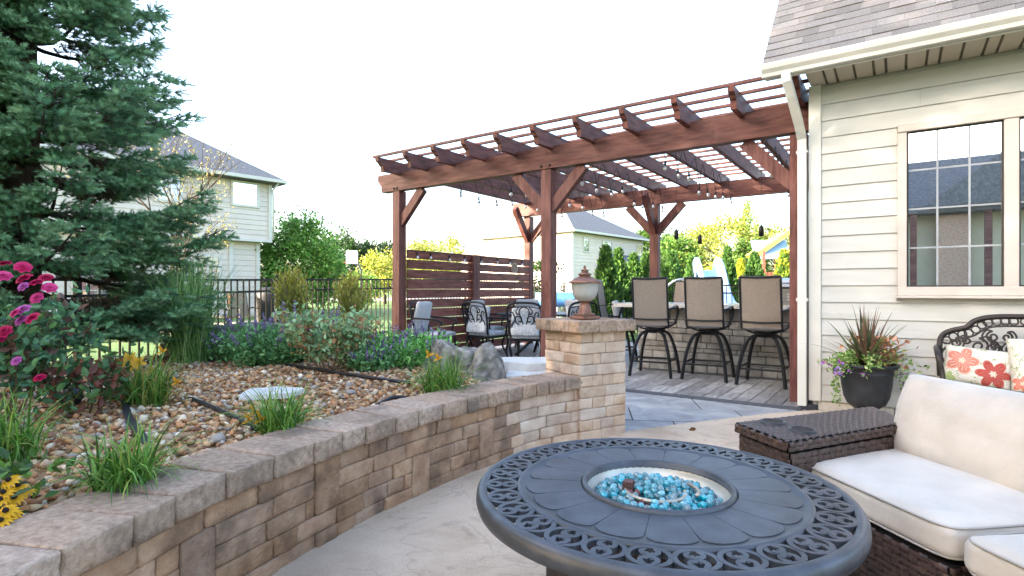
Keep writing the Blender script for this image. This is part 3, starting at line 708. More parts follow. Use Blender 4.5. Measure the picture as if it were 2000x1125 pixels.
# trees outside the picture on the sunny side; they shade the patio
for k, (s_, pr, h, rx, rz, zc, n) in enumerate(((10.5, 8.4, 8, 2.6, 3.6, 4.4, 10000), (11, 4.8, 9, 2.7, 4.2, 5.0, 10500), (10.5, 1.0, 9, 2.8, 4.4, 5.2, 10500), (11.5, -2.8, 9, 2.7, 4.3, 5.0, 10500), (16, 2.6, 12, 3.2, 5.4, 7.4, 9000), (16, 7.0, 12, 3.0, 5.2, 7.2, 9000))):
    p = cw(-0.926*s_-0.367*pr, -0.367*s_+0.926*pr)
    tree(['spreading maple on the sunny side of the yard beyond the left edge', 'tall maple on the sunny side of the yard', 'maple shading the patio from the sunny side', 'maple behind the house wing shading the fire table', 'tall back-row maple shading the roof', 'back-row maple nearest the fence'][k], (p.x, p.y, 0), h, rx, rz, zc, n, 0.24, GR, 50+k, group='shade trees', ncl=60, sparse=0.2)
# ---------------------------------------------------------------- arborvitae
m_arb = M('arborvitae_sprays', [(1, 1, 1), (1, 1, 1)], rough=0.6, vcol=True, trans=0.3)
SPR_V = [(0, 0, 0), (0.16, 0, 0.25), (0.05, 0.03, 0.45), (0.2, 0, 0.6), (0, 0, 1), (-0.2, 0, 0.6), (-0.05, 0.03, 0.45), (-0.16, 0, 0.25)]
SPR_F = [(0, 1, 2), (2, 3, 4), (0, 2, 4), (0, 4, 6), (6, 4, 5), (0, 6, 7)]
def arborvitae(label, px_, d, ztop, r, seed, cols):
    global nr
    old = nr; nr = np.random.default_rng(seed)
    p = pw(px_, d); root = empty('arborvitae', label, 'conifer', (p.x, p.y, 0), 0, 'arborvitae hedge')
    b = B(); b.tube([(0, 0, -0.05), (0, 0, ztop*0.5), (0, 0, ztop*0.92)], [0.05, 0.035, 0.008], n=7); b.obj('trunk', m_bark, root)
    n = 4200; t = nr.uniform(0, 1, n)**0.85; a = nr.uniform(0, 2*PI, n)
    lump = 1+0.16*np.sin(a*3+t*9+seed)+0.12*np.sin(a*5-t*17)
    rr = r*np.minimum(1, (1-t)*1.75+0.05)*np.minimum(1, 0.72+t*1.2)*lump*np.sqrt(nr.uniform(0.45, 1.0, n))
    P = np.stack([rr*np.cos(a), rr*np.sin(a), 0.03+t*(ztop-0.1)], 1)
    D = np.stack([np.cos(a)*0.45, np.sin(a)*0.45, np.ones(n)], 1)+nr.normal(0, 0.25, (n, 3))
    scatter('foliage', SPR_V, SPR_F, P, frames(D), nr.uniform(0.08, 0.17, n), m_arb, root, colmix(cols, n, 0.22))
    nr = old
AG = ['40622a', '527a36', '678f44', '345424']; AY = ['a9ad2e', 'c2bd3c', '7d9430', '93a034']
for k, (px_, yt, d, r, c_, lab) in enumerate(((1183, 482, 12.2, 0.32, AG, 'large green arborvitae right behind the post lantern'), (1208, 487, 13.4, 0.30, AG, 'arborvitae second from the lantern in the hedge'), (1237, 496, 14.2, 0.28, AG, 'arborvitae third from the lantern in the hedge'), (1261, 497, 14.6, 0.27, AG, 'arborvitae just left of the back middle pergola post'), (1312, 493, 14.6, 0.33, AG, 'arborvitae just right of the back middle pergola post'), (1350, 505, 15.4, 0.26, AG, 'short arborvitae left of the blue slide'), (1421, 483, 15.8, 0.28, AG, 'slim arborvitae touching the right side of the blue slide'), (1447, 508, 17.0, 0.34, AY, 'golden arborvitae in the sunny gap of the hedge'), (1474, 494, 14.8, 0.36, AG, 'green arborvitae above the stainless grill'), (1531, 490, 14.4, 0.33, AY+AG, 'yellow green arborvitae beside the playset'))):
    arborvitae(lab, px_, d, 1.1+(568-yt)*d/1085, r, 70+k, c_)
# ================================================================ metal fence
fence = empty('metal_fence', 'black metal picket fence along the left lawn', 'fence', (-7.9, 4.98, 0))
FI = Matrix.Translation((7.9, -4.98, 0))
FP = [(-6.55, 0.2, 1.20), (-7.04, 2.17, 1.215), (-7.47, 3.58, 1.24), (-7.9, 4.98, 1.27), (-8.1, 6.4, 1.30), (-8.25, 7.8, 1.325), (-8.45, 10.2, 1.36), (-8.6, 12.6, 1.38)]
b = B(); b.box((0, 0, 0.0), (0.017, 0.017, 1.15)); pk_me = b.mesh('picket', m_iron)
b = B(); b.box((0, 0, 0), (0.055, 0.055, 1.34)); po_me = b.mesh('fence_post', m_iron)
b = B(); b.lathe([(0.0, 0.085), (0.02, 0.078), (0.033, 0.055), (0.026, 0.03), (0.014, 0.018), (0.03, 0.008), (0.034, 0.0)], 10); fin_me = b.mesh('finial', m_iron)
def fence_run(root, inv, pts, sp):
    for (x0, y0, z0_), (x1, y1, z1_) in zip(pts[:-1], pts[1:]):
        a = Vector((x0, y0, 0)); c = Vector((x1, y1, 0)); L_ = (c-a).length; rz = math.atan2(c.y-a.y, c.x-a.x)
        o = child('post', po_me, root, (x0, y0, z0_-0.66), (0, 0, rz)); o.matrix_parent_inverse = inv
        child('finial', fin_me, o, (0, 0, 0.67))
        for dz in (0.0, -0.17, -1.02):
            b = B(); b.bar((x0, y0, z0_+dz), (x1, y1, z1_+dz), 0.028, 0.03); o = b.obj('rail', m_iron, root); o.matrix_parent_inverse = inv
        n = int(L_/sp)
        for k in range(1, n):
            t = k/n; q = a.lerp(c, t); o = child('picket', pk_me, root, (q.x, q.y, z0_+(z1_-z0_)*t-0.577), (0, 0, rz)); o.matrix_parent_inverse = inv
fence_run(fence, FI, FP, 0.112)
pf = empty('pool_fence', 'black metal picket fence behind the dining set', 'fence', (-6.9, 12.2, 0))
fence_run(pf, Matrix.Translation((6.9, -12.2, 0)), [(-8.4, 12.0, 1.22), (-6.9, 12.2, 1.22), (-5.2, 12.5, 1.22), (-3.6, 12.8, 1.22), (-1.9, 13.1, 1.22), (-0.2, 13.4, 1.22)], 0.115)
# ================================================================ neighbour houses
m_nsid = M('neighbour_siding', ['d2c2b6', 'dacdc3'], scale=1.2, rough=0.6, rv=0.02)
m_ntrim = M('neighbour_trim', ['c9c4bb', 'd5d1c9'], rough=0.5)
m_nroof = M('neighbour_roof', ['4e5054', '62646a', '77797e'], scale=9, detail=6, rough=0.95, stretch=(1, 1, 2.5), bump=0.5, bscale=6)
m_nroofb = M('brown_roof', ['7d6a5c', '8f7c6d', 'a28f80'], scale=9, detail=6, rough=0.95)
def boards(root, x0, x1, z0_, z1_, y, step, m):
    z = z0_
    while z < z1_-0.02:
        h = min(step, z1_-z); b = B(); b.prism([(y+0.05, z), (y-0.03, z), (y-0.008, z+h-0.006), (y+0.05, z+h-0.006)], x0, x1, 'x'); b.obj('siding_board', m, root); z += step
def nwin(root, x0, x1, z0_, z1_, y, nx, nz, m=None):
    b = B(); t = 0.09
    for q in (x0+t/2, x1-t/2): b.box((q, y-0.05, (z0_+z1_)/2), (t, 0.07, z1_-z0_))
    for q in (z0_+t/2, z1_-t/2): b.box(((x0+x1)/2, y-0.051, q), (x1-x0-2*t, 0.07, t))
    f = b.obj('window', m_ntrim, root)
    b = B(); b.box(((x0+x1)/2, y-0.035, (z0_+z1_)/2), (x1-x0-2*t, 0.02, z1_-z0_-2*t)); b.obj('pane', m or m_panefar, f)
    b = B()
    for k in range(1, nx): b.box((x0+t+(x1-x0-2*t)*k/nx, y-0.05, (z0_+z1_)/2), (0.05 if nx % 2 == 0 and k == nx//2 else 0.03, 0.02, z1_-z0_-2*t))
    for k in range(1, nz): b.box(((x0+x1)/2, y-0.053, z0_+t+(z1_-z0_-2*t)*k/nz), (x1-x0-2*t, 0.02, 0.03))
    if nx*nz > 1: b.obj('muntin', m_ntrim, f)
def hip(root, x0, x1, y0, y1, z, h, ov, m, name='roof'):
    x0 -= ov; x1 += ov; y0 -= ov; y1 += ov; dy = (y1-y0)/2; ym = (y0+y1)/2
    b = B(); b.add([(x0, y0, z), (x1, y0, z), (x1, y1, z), (x0, y1, z), (x0+dy, ym, z+h), (x1-dy, ym, z+h), (x0, y0, z-0.16), (x1, y0, z-0.16), (x1, y1, z-0.16), (x0, y1, z-0.16)],
        [(0, 1, 5, 4), (1, 2, 5), (2, 3, 4, 5), (3, 0, 4), (6, 7, 1, 0), (7, 8, 2, 1), (8, 9, 3, 2), (9, 6, 0, 3), (9, 8, 7, 6)]); return b.obj(name, m, root)
# left neighbour
pA = pw(531, 25); ea = RT*0.678+FW*0.735
nA = empty('neighbour_house', 'two storey pale clapboard house with grey hip roof on the left', 'house', (pA.x, pA.y, 0), math.atan2(ea.y, ea.x))
b = B(); b.box((-7.0, 5.06, 4.6), (13.96, 10.0, 2.56)); b.obj('wall', m_nsid, nA)
b = B(); b.box((-7.2, 5.36, 1.6), (13.5, 9.9, 3.2)); b.obj('lower_wall', m_nsid, nA)
boards(nA, -14, -0.16, 3.36, 5.84, 0.05, 0.215, m_nsid)
boards(nA, -14, -0.55, 0.1, 3.26, 0.40, 0.235, m_nsid)
for x, y, z0_, z1_ in ((-0.08, 0.03, 3.36, 5.85), (-0.47, 0.38, 0, 3.26), (-1.62, 0.38, 0, 3.26), (-3.45, 0.38, 0, 3.26)):
    b = B(); b.box((x, y, (z0_+z1_)/2), (0.16, 0.12, z1_-z0_)); b.obj('corner_trim', m_ntrim, nA)
b = B(); b.box((-7.0, 0.2, 3.31), (14.0, 0.5, 0.09)); b.obj('overhang_trim', m_ntrim, nA)
hip(nA, -14, 0, 0, 10, 6.05, 3.6, 0.45, m_nroof)
b = B(); b.box((-7, -0.50, 5.98), (14.9, 0.12, 0.14)); gA = b.obj('gutter', m_ntrim, nA)
b = B(); b.tube([(0.1, -0.45, 5.9), (0.0, -0.1, 5.6), (0.05, -0.03, 5.4), (0.05, -0.03, 3.4)], 0.04, n=6); b.obj('downspout', m_ntrim, gA)
m_skywin = glassy('sky_reflection_glass', (0.6, 0.62, 0.64), 0.6)  # pale base colour stands in for sky reflected in this pane
nwin(nA, -1.75, -0.55, 4.75, 5.85, 0.05, 1, 1, m_skywin)
nwin(nA, -4.6, -3.6, 4.6, 5.75, 0.05, 2, 2)
nwin(nA, -3.07, -2.03, 1.48, 2.62, 0.40, 4, 3)
nwin(nA, -7.1, -5.5, 0.2, 2.45, 0.40, 4, 5)
nwin(nA, -9.4, -8.0, 0.2, 2.45, 0.40, 4, 5)
# back neighbour
pB = pw(1119, 40); eb = RT*0.668+FW*0.744
nB = empty('neighbour_house', 'two storey pale house with blue grey roof and brick chimney behind the arborvitae', 'house', (pB.x, pB.y, 0), math.atan2(eb.y, eb.x))
b = B(); b.box((5.15, 4.55, 2.7), (10.26, 9.0, 5.4)); b.obj('wall', m_nsid, nB)
boards(nB, 0.12, 10.2, 0.1, 5.3, 0.045, 0.26, m_nsid)
b = B(); b.box((0.0, 0.03, 2.7), (0.22, 0.16, 5.4)); b.obj('corner_trim', m_ntrim, nB)
hip(nB, 0, 10.3, 0, 9, 5.5, 3.0, 0.4, m_nroof)
b = B(); b.box((5.1, -0.45, 5.42), (11.2, 0.12, 0.15)); b.obj('gutter', m_ntrim, nB)
for x0, x1, z0_, z1_, nx in ((1.3, 2.1, 3.95, 5.05, 2), (3.9, 5.3, 3.9, 5.0, 4), (9.1, 10.1, 4.0, 5.0, 2)): nwin(nB, x0, x1, z0_, z1_, 0.045, nx, 3)
b = B(); b.prism([(-2.6, 3.05), (0.0, 4.0), (0.0, 3.85), (-2.6, 2.9)], 4.2, 10.6, 'x'); b.obj('porch_roof', m_nroof, nB)
b = B(); b.box((7.2, -1.2, 1.5), (5.4, 2.2, 2.9)); b.obj('porch_wall', m_nsid, nB)
b = B(); b.box((7.6, 5.5, 7.3), (1.5, 0.9, 3.4)); b.box((7.6, 5.5, 9.05), (1.7, 1.1, 0.14)); b.obj('chimney', m_brick, nB)
# partly hidden house with a brown roof; pale wall colour stands for overexposure
pC = pw(1000, 46)
nC_ = empty('neighbour_house', 'house coloured pale for sun glare, with sloping brown roof seen over the slatted screen', 'house', (pC.x, pC.y, 0), YAW+0.5)
b = B(); b.box((3, 4, 2.2), (9, 6, 4.4)); b.obj('wall', m_ntrim, nC_)
b = B(); b.prism([(-1.9, 4.0), (-1.9, 4.2), (1.2, 6.2), (1.6, 6.0), (0.6, 4.2)], 0.6, 7.4, 'y'); b.obj('roof', m_nroofb, nC_)
b = B(); b.prism([(0.6, 4.3), (0.6, 4.5), (3.2, 6.0), (8.2, 6.0), (8.2, 4.3)], 0.9, 7.2, 'y'); b.obj('upper_roof', m_ntrim, nC_)
nwin(nC_, 1.8, 2.7, 3.2, 4.1, 1.0, 2, 2)
pD = pw(1348, 75)
nD = empty('neighbour_house', 'small far house with grey gable roof above the short arborvitae', 'house', (pD.x, pD.y, 0), YAW)
b = B(); b.box((0, 3, 2.2), (5, 5, 4.4)); b.obj('wall', m_nsid, nD)
b = B(); b.prism([(-2.9, 4.2), (0.3, 6.3), (2.9, 4.2)], 0.2, 5.8, 'y'); b.obj('roof', m_nroof, nD)
# ---------------------------------------------------------------- basketball hoop
m_acry = M('hoop_board', ['c3cdd2', 'd5dde0'], rough=0.2); m_grey = M('grey_pole', ['55585c', '6a6d70'], rough=0.5, metal=0.3)
p = pw(687, 21); hoop = empty('basketball_hoop', 'basketball hoop with white backboard beyond the fence', 'basketball hoop', (p.x, p.y, 0), YAW)
b = B(); b.box((0.0, 0, 2.37), (0.46, 0.03, 0.5)); bo = b.obj('backboard', m_acry, hoop)
b = B(); b.box((0, -0.018, 2.30), (0.2, 0.006, 0.012)); b.box((0, -0.018, 2.44), (0.2, 0.006, 0.012)); b.box((-0.1, -0.018, 2.37), (0.012, 0.006, 0.14)); b.box((0.1, -0.018, 2.37), (0.012, 0.006, 0.14))
for x in (-0.22, 0.22): b.box((x, -0.018, 2.37), (0.02, 0.006, 0.5))
b.obj('markings', m_grey, bo)
b = B(); b.tube([(-0.12+0.13*math.cos(t*PI/8), -0.17+0.13*math.sin(t*PI/8), 2.16) for t in range(16)], 0.01, n=6, closed=True); b.obj('rim', M('orange_rim', ['9c4526'], rough=0.5), hoop)
b = B(); b.tube([(0.26, 0.35, 0), (0.26, 0.35, 1.9), (0.12, 0.05, 2.35)], 0.045, n=8); b.tube([(0.26, 0.35, 1.5), (0.1, 0.05, 2.2)], 0.02, n=6); b.obj('pole', m_grey, hoop)
# ---------------------------------------------------------------- road and neighbour patio
m_road = M('pale_road', ['a9a49b', 'bab5ab'], scale=0.5, rough=0.9)
q = [pw(600, 62), pw(1500, 62), pw(1500, 90), pw(600, 90)]; sheet('road', [(v.x, v.y) for v in q], 0.012, m_road)
q = [pw(150, 13.2), pw(420, 14.2), pw(535, 15), pw(522, 21), pw(300, 17), pw(100, 15)]; sheet('neighbour_patio', [(v.x, v.y) for v in q], 0.015, M('tan_patio', ['a1937f', 'b3a591'], scale=1, rough=0.9))
# ---------------------------------------------------------------- neighbour's patio chairs and covered grill
m_sling = M('tan_sling', ['8f7a66', 'a48e78'], scale=60, rough=0.8); m_cover = M('black_cover', ['15161a', '24262b'], scale=6, rough=0.55, bump=0.4, bscale=9)
def patio_chair(label, px_, d, rz):
    p = pw(px_, d); t = empty('patio_chair', label, 'chair', (p.x, p.y, 0.0), YAW+rz, 'chairs on the neighbour patio')
    b = B(); b.prism([(-0.24, 0.42), (-0.24, 0.45), (0.22, 0.40), (0.36, 1.06), (0.39, 1.06), (0.26, 0.38)], -0.26, 0.26, 'y'); b.obj('sling', m_sling, t)
    for y in (-0.28, 0.28):
        b = B(); b.tube([(-0.26, y, 0.0), (-0.24, y, 0.62), (0.1, y, 0.66), (0.26, y, 0.60)], 0.018, n=6); b.tube([(0.30, y, 0.0), (0.24, y, 0.4), (0.40, y, 1.08)], 0.018, n=6); b.obj('side_frame', m_iron, t)
patio_chair('tan sling patio chair nearest the covered grill next door', 478, 14.6, 2.6)
patio_chair('tan sling patio chair at the neighbour table, left one', 425, 14.4, 0.4)
p = pw(527, 15.4); gc = empty('covered_grill', 'grill under a black cover on the neighbour patio', 'grill', (p.x, p.y, 0), YAW)
b = B(); b.lathe([(0.36, 0.05), (0.38, 0.3), (0.36, 0.7), (0.38, 0.95), (0.30, 1.14), (0.12, 1.20), (0.0, 1.2)], 18); b.obj('cover', m_cover, gc)
# ---------------------------------------------------------------- pool slide, rail, playset
m_blue = M('blue_plastic', ['7ea7d6', '94b9e2'], scale=2, rough=0.35, stain=(1.2, 0.5, 'b7cbe6')); m_white = M('white_rail', ['c9cdd0', 'd8dcdf'], rough=0.3)
p = pw(1387, 14.0); sld = empty('pool_slide', 'light blue moulded pool slide standing behind the bar', 'slide', (p.x, p.y, 0), YAW-0.15)
v = []; f_ = []; nseg = 12; wd = [0.30, 0.30, 0.245, 0.235, 0.2, 0.1, -0.1, -0.2, -0.235, -0.245, -0.30, -0.30]; hz = [0.0, 0.36, 0.38, 0.34, 0.08, 0.03, 0.03, 0.08, 0.34, 0.38, 0.36, 0.0]
path = [(0.75, 1.52), (0.45, 1.60), (0.1, 1.56), (-0.25, 1.35), (-0.6, 1.0), (-0.95, 0.68), (-1.3, 0.5), (-1.6, 0.45)]
for (y, z) in path:
    for a, h in zip(wd, hz): v.append((a, y, z+h-0.0))
for i in range(len(path)-1):
    for j in range(nseg): f_.append((i*nseg+j, i*nseg+(j+1) % nseg, (i+1)*nseg+(j+1) % nseg, (i+1)*nseg+j))
b = B(); b.add(v, f_, True); b.obj('chute', m_blue, sld)
b = B(); b.tube([(0.25, 0.6, 1.6), (0.3, 0.9, 0.0)], 0.03); b.tube([(-0.25, 0.6, 1.6), (-0.3, 0.9, 0)], 0.03)
for z in (0.3, 0.6, 0.9, 1.2): b.bar((-0.28, 0.8, z), (0.28, 0.8, z), 0.05)
b.obj('ladder', m_blue, sld)
b = B(); b.tube([(0.2, 0.2, 1.5), (0.22, 0.2, 0)], 0.05); b.tube([(-0.2, 0.2, 1.5), (-0.22, 0.2, 0)], 0.05); b.tube([(0.2, -1.3, 0.5), (0.22, -1.3, 0)], 0.05); b.tube([(-0.2, -1.3, 0.5), (-0.22, -1.3, 0)], 0.05); b.obj('stand', m_blue, sld)['kind'] = 'stuff'
p = pw(1300, 11.4); hr = empty('pool_handrail', 'white curved pool handrail behind the bar stools', 'handrail', (p.x, p.y, 0), YAW)
b = B(); b.tube(catmull([(-0.18, 0, 0.0), (-0.16, 0, 0.75), (-0.05, 0, 1.08), (0.14, 0, 1.28), (0.36, 0, 1.34), (0.52, 0, 1.30), (0.62, 0, 0.8), (0.64, 0, 0)], 6), 0.022, n=8); b.obj('rail', m_white, hr)
p = pw(1097, 12.9); lad = empty('pool_ladder', 'pale pool ladder with two rails behind the post lantern', 'ladder', (p.x, p.y, 0), YAW)
for x in (-0.08, 0.14):
    b = B(); b.tube(catmull([(x, 0.3, 0.0), (x, 0.28, 1.2), (x+0.02, 0.1, 1.42), (x+0.02, -0.15, 1.2), (x+0.02, -0.2, 0.0)], 6), 0.02, n=7); b.obj('rail', m_white, lad)
for z in (0.4, 0.75): b = B(); b.bar((-0.06, -0.18, z), (0.16, -0.18, z), 0.05, 0.03); b.obj('step', m_white, lad)
p = pw(1106, 12.6); rl = empty('pool_cover_roll', 'rolled blue pool cover lying behind the black fence', 'pool cover', (p.x, p.y, 0), YAW)
b = B(); b.lathe([(0.0, -0.9), (0.16, -0.9), (0.17, -0.4), (0.155, 0.1), (0.17, 0.6), (0.16, 0.9), (0, 0.9)], 14); o = b.obj('roll', M('blue_cover', ['3f74b3', '5b8cc6'], rough=0.45, bump=0.3, bscale=20), rl); o.rotation_euler = (0, PI/2, 0); o.location = (0.2, 0, 0.90)
b = B()
for x in (-0.5, 0.9): b.bar((x, 0, 0.0), (x, 0, 0.8), 0.06); b.bar((x, -0.25, 0.03), (x, 0.25, 0.03), 0.06)
b.obj('stand', m_white, rl)['kind'] = 'stuff'
m_ply = M('playset_timber', ['7d4436', '96584a'], scale=5, rough=0.8)
p = pw(1517, 21); ps = empty('playset', 'wooden playset with pale blue roof panel beside the house', 'playset', (p.x, p.y, 0), YAW)
for x in (-0.5, 0.5):
    for y in (0, 1.1): b = B(); b.box((x, y, 1.3), (0.1, 0.1, 2.6)); b.obj('post', m_ply, ps)
b = B(); b.box((0, 0.55, 1.15), (1.15, 1.25, 0.08)); b.obj('deck', m_ply, ps)
for k in range(7): b = B(); b.box((-0.44+k*0.147, -0.06, 1.5), (0.11, 0.025, 0.62)); b.obj('rail_board', m_ply, ps)
b = B(); b.box((0.0, 0.2, 2.35), (0.0+1.35, 0.05, 0.85), M4=Matrix.Rotation(-0.5, 4, 'X') @ Matrix.Translation((0, -1.05, 0.25))); b.obj('roof_panel', m_blue, ps)
b = B(); b.bar((-0.5, 0.0, 1.0), (-2.1, 0.2, 1.0), 0.09); b.bar((-1.0, 0.1, 1.0), (-1.05, 0.1, 0), 0.09); b.obj('side_beam', m_ply, ps)
b = B(); b.prism([(-0.7, 2.5), (0.6, 3.4), (0.7, 3.3), (-0.55, 2.4)], 0.3, 1.2, 'y'); b.obj('canopy', M('yellow_canopy', ['c79a3e', 'd8b05c'], rough=0.7), ps)
# path light by the arborvitae
p = pw(1176, 10.6); pl = empty('path_light', 'small mushroom path light behind the post lantern', 'garden light', (p.x, p.y, 0))
b = B(); b.tube([(0, 0, 0), (0, 0, 0.72)], 0.012, n=6); b.obj('stake', m_copper, pl)
b = B(); b.lathe([(0.0, 0.80), (0.02, 0.79), (0.075, 0.745), (0.07, 0.74), (0.0, 0.745)], 14); b.obj('cap', m_copper, pl)
# ================================================================ outdoor bar
m_veneer = M('stone_veneer', ['75736f', '94918d', 'aaa7a3'], scale=9, detail=8, rough=0.85, bump=0.5, bscale=35, rv=0.2, rh=0.03, stain=(4, 0.4, '6a5f55'))
m_granite = M('granite_top', ['8c8a86', 'c3c1bc', 'd8d6d1'], scale=55, detail=7, rough=0.18, spec=0.6)
m_steel = M('stainless_steel', ['8c8e90', 'a5a7a9'], scale=3, rough=0.3, metal=0.9, stretch=(0.4, 1, 20))
bar = empty('outdoor_bar', 'stone faced outdoor bar with pale granite counter under the pergola', 'bar', (-1.9, 7.8, 0))
BI = Matrix.Translation((1.9, -7.8, 0))
def bp_(o): o.parent = bar; o.matrix_parent_inverse = BI; return o
BX0, BX1, BY = -3.03, -0.74, 7.50
b = B(); b.box(((BX0+BX1)/2+0.02, BY+0.47, 0.43), (BX1-BX0-0.08, 0.86, 0.84)); bp_(b.obj('core', m_core))
z = 0.016
while z < 0.85:
    h = min(rnd.choice([0.06, 0.075, 0.11, 0.13]), 0.858-z)
    if 0.858-z-h < 0.035: h = 0.858-z
    x = BX0-rnd.uniform(0, 0.1)
    while x < BX1-0.01:
        l = rnd.choice([0.16, 0.22, 0.3, 0.38])*(0.8 if h > 0.1 else 1.1); x0, x1 = max(x, BX0), min(x+l, BX1)
        if x1-x0 > 0.03:
            b = B(); b.box((0, 0, 0), (x1-x0-0.008, 0.07, h-0.008), bev=0.006); o = b.obj('veneer_stone', m_veneer); o.location = ((x0+x1)/2, BY+0.015-rnd.uniform(0, 0.018), z+h/2); bp_(o)
        x += l
    y = BY+0.06
    while y < BY+0.88:
        l = rnd.choice([0.2, 0.28, 0.36]); y1 = min(y+l, BY+0.9)
        b = B(); b.box((0, 0, 0), (0.07, y1-y-0.008, h-0.008), bev=0.006); o = b.obj('veneer_stone', m_veneer); o.location = (BX0+0.02-rnd.uniform(0, 0.015), (y+y1)/2, z+h/2); bp_(o); y = y1
    z += h
b = B(); b.prism([(-3.30, 7.26), (-0.70, 7.26), (-0.70, 8.45), (-2.9, 8.45), (-3.42, 8.1), (-3.42, 7.5)], 0.875, 0.925, 'z'); bp_(b.obj('countertop', m_granite))
gr = empty('gas_grill', 'stainless steel gas grill set on the bar counter', 'grill', (-1.25, 8.12, 0.926))
b = B(); b.prism([(-0.25, 0), (0.25, 0), (0.25, 0.2), (-0.25, 0.2)], -0.46, 0.46, 'x'); b.obj('body', m_steel, gr)
b = B(); b.prism([(-0.24, 0.222), (-0.20, 0.31), (-0.05, 0.345), (0.24, 0.345), (0.24, 0.222)], -0.46, 0.46, 'x'); b.obj('hood', m_steel, gr)
b = B(); b.box((0, 0.0, 0.211), (0.88, 0.44, 0.022)); b.obj('gap_seal', m_core, gr)
b = B(); b.tube([(-0.36, -0.24, 0.27), (-0.36, -0.29, 0.27), (0.36, -0.29, 0.27), (0.36, -0.24, 0.27)], 0.012, n=7); b.obj('handle', m_steel, gr)
for x in (-0.31, 0.16):
    for k in range(3): b = B(); b.box((x, -0.252, 0.06+k*0.035), (0.16, 0.008, 0.014), bev=0.002); b.obj('vent_louver', m_ntrim, gr)
# ---------------------------------------------------------------- bar stools
m_sl = M('woven_sling', ['6a6058', '857a70', '9f9489'], scale=230, detail=2, rough=0.75, rv=0.03, bump=0.3, bscale=240)
m_frame = M('charcoal_frame', ['1d1f22', '2b2d31'], scale=8, rough=0.42, metal=0.4)
def arcs(pts, n=6): return catmull(pts, n)
def make_stool():
    t = empty('bar_stool', 'x', 'bar stool', (0, 0, 0), 0, 'bar stools')
    W = 0.215
    b = B(); pr = [(-0.19, 0.66), (-0.225, 0.80), (-0.25, 1.0), (-0.285, 1.235)]
    v = []; f = []
    for k, (y, z) in enumerate(arcs([(0, *q) for q in pr], 4) and [(p.y, p.z) for p in arcs([(0, *q) for q in pr], 4)]):
        for j in range(7):
            u = -1+2*j/6; v.append((u*(W-0.006), y+0.02*(u*u-1)*0.8, z+(0.0)))
    n_ = len(v)//7
    for i in range(n_-1):
        for j in range(6): f.append((i*7+j, i*7+j+1, i*7+j+8, i*7+j+7))
    vv = v+[(x, y+0.012, z) for x, y, z in v]; k = len(v)
    b.add(vv, f+[tuple(q+k for q in reversed(g)) for g in f], True); b.obj('back_sling', m_sl, t)
    b = B(); v = []; f = []
    for i in range(7):
        y = -0.20+0.42*i/6
        for j in range(7): u = -1+2*j/6; v.append((u*(W-0.006), y, 0.655-0.02*(1-u*u)+0.02*(i/6)**2))
    for i in range(6):
        for j in range(6): f.append((i*7+j, i*7+j+1, i*7+j+8, i*7+j+7))
    k = len(v); b.add(v+[(x, y, z-0.01) for x, y, z in v], f+[tuple(q+k for q in reversed(g)) for g in f], True); b.obj('seat_sling', m_sl, t)
    for s in (-1, 1):
        b = B(); b.tube(arcs([(s*W, 0.22, 0.665), (s*W, 0.0, 0.65), (s*W, -0.17, 0.65), (s*W, -0.22, 0.80), (s*W, -0.25, 1.0), (s*W, -0.288, 1.245)], 5), 0.0135, n=7); b.obj('side_rail', m_frame, t)
        b = B(); b.tube(arcs([(s*W, -0.228, 0.86), (s*(W+0.035), -0.10, 0.875), (s*(W+0.04), 0.06, 0.895), (s*(W+0.04), 0.18, 0.86), (s*(W+0.035), 0.20, 0.78), (s*W, 0.19, 0.665)], 5), 0.014, n=4, flat=(0.030, 0.018)); b.obj('armrest', m_frame, t)
    b = B(); b.tube(arcs([(-W, -0.288, 1.245), (0, -0.305, 1.238), (W, -0.288, 1.245)], 5), 0.0135, n=7); b.obj('top_rail', m_frame, t)
    b = B(); b.tube(arcs([(-W, -0.222, 0.735), (0, -0.235, 0.728), (W, -0.222, 0.735)], 5), 0.010, n=6); b.obj('lower_rail', m_frame, t)
    b = B(); b.tube(arcs([(-W, 0.22, 0.665), (0, 0.235, 0.66), (W, 0.22, 0.665)], 4), 0.0135, n=7); b.obj('front_rail', m_frame, t)
    b = B(); b.lathe([(0.0, 0.60), (0.13, 0.60), (0.13, 0.585), (0.06, 0.575), (0.06, 0.545), (0.0, 0.545)], 18)
    for s in (-1, 1): b.tube(arcs([(-0.2, s*0.15, 0.645), (-0.1, s*0.1, 0.60), (0.1, s*0.1, 0.60), (0.2, s*0.15, 0.645)], 4), 0.011, n=6)
    b.obj('swivel', m_frame, t)
    for k in range(4):
        a = PI/4+k*PI/2; ca, sa = math.cos(a), math.sin(a)
        b = B(); b.tube([(ca*r, sa*r, z) for r, z in [(p.x, p.z) for p in arcs([(0.05, 0, 0.56), (0.13, 0, 0.565), (0.22, 0, 0.51), (0.30, 0, 0.33), (0.345, 0, 0.13), (0.365, 0, 0.0)], 4)]], 0.013, n=4, flat=(0.030, 0.030)); b.obj('leg', m_frame, t)
        a2 = a+PI/2; r = 0.325; z = 0.215 if k % 2 else 0.195
        b = B(); b.bar((ca*r, sa*r, z), (math.cos(a2)*r, math.sin(a2)*r, z), 0.016, 0.022); b.obj('foot_rail', m_frame, t)
    return t
st0 = make_stool()
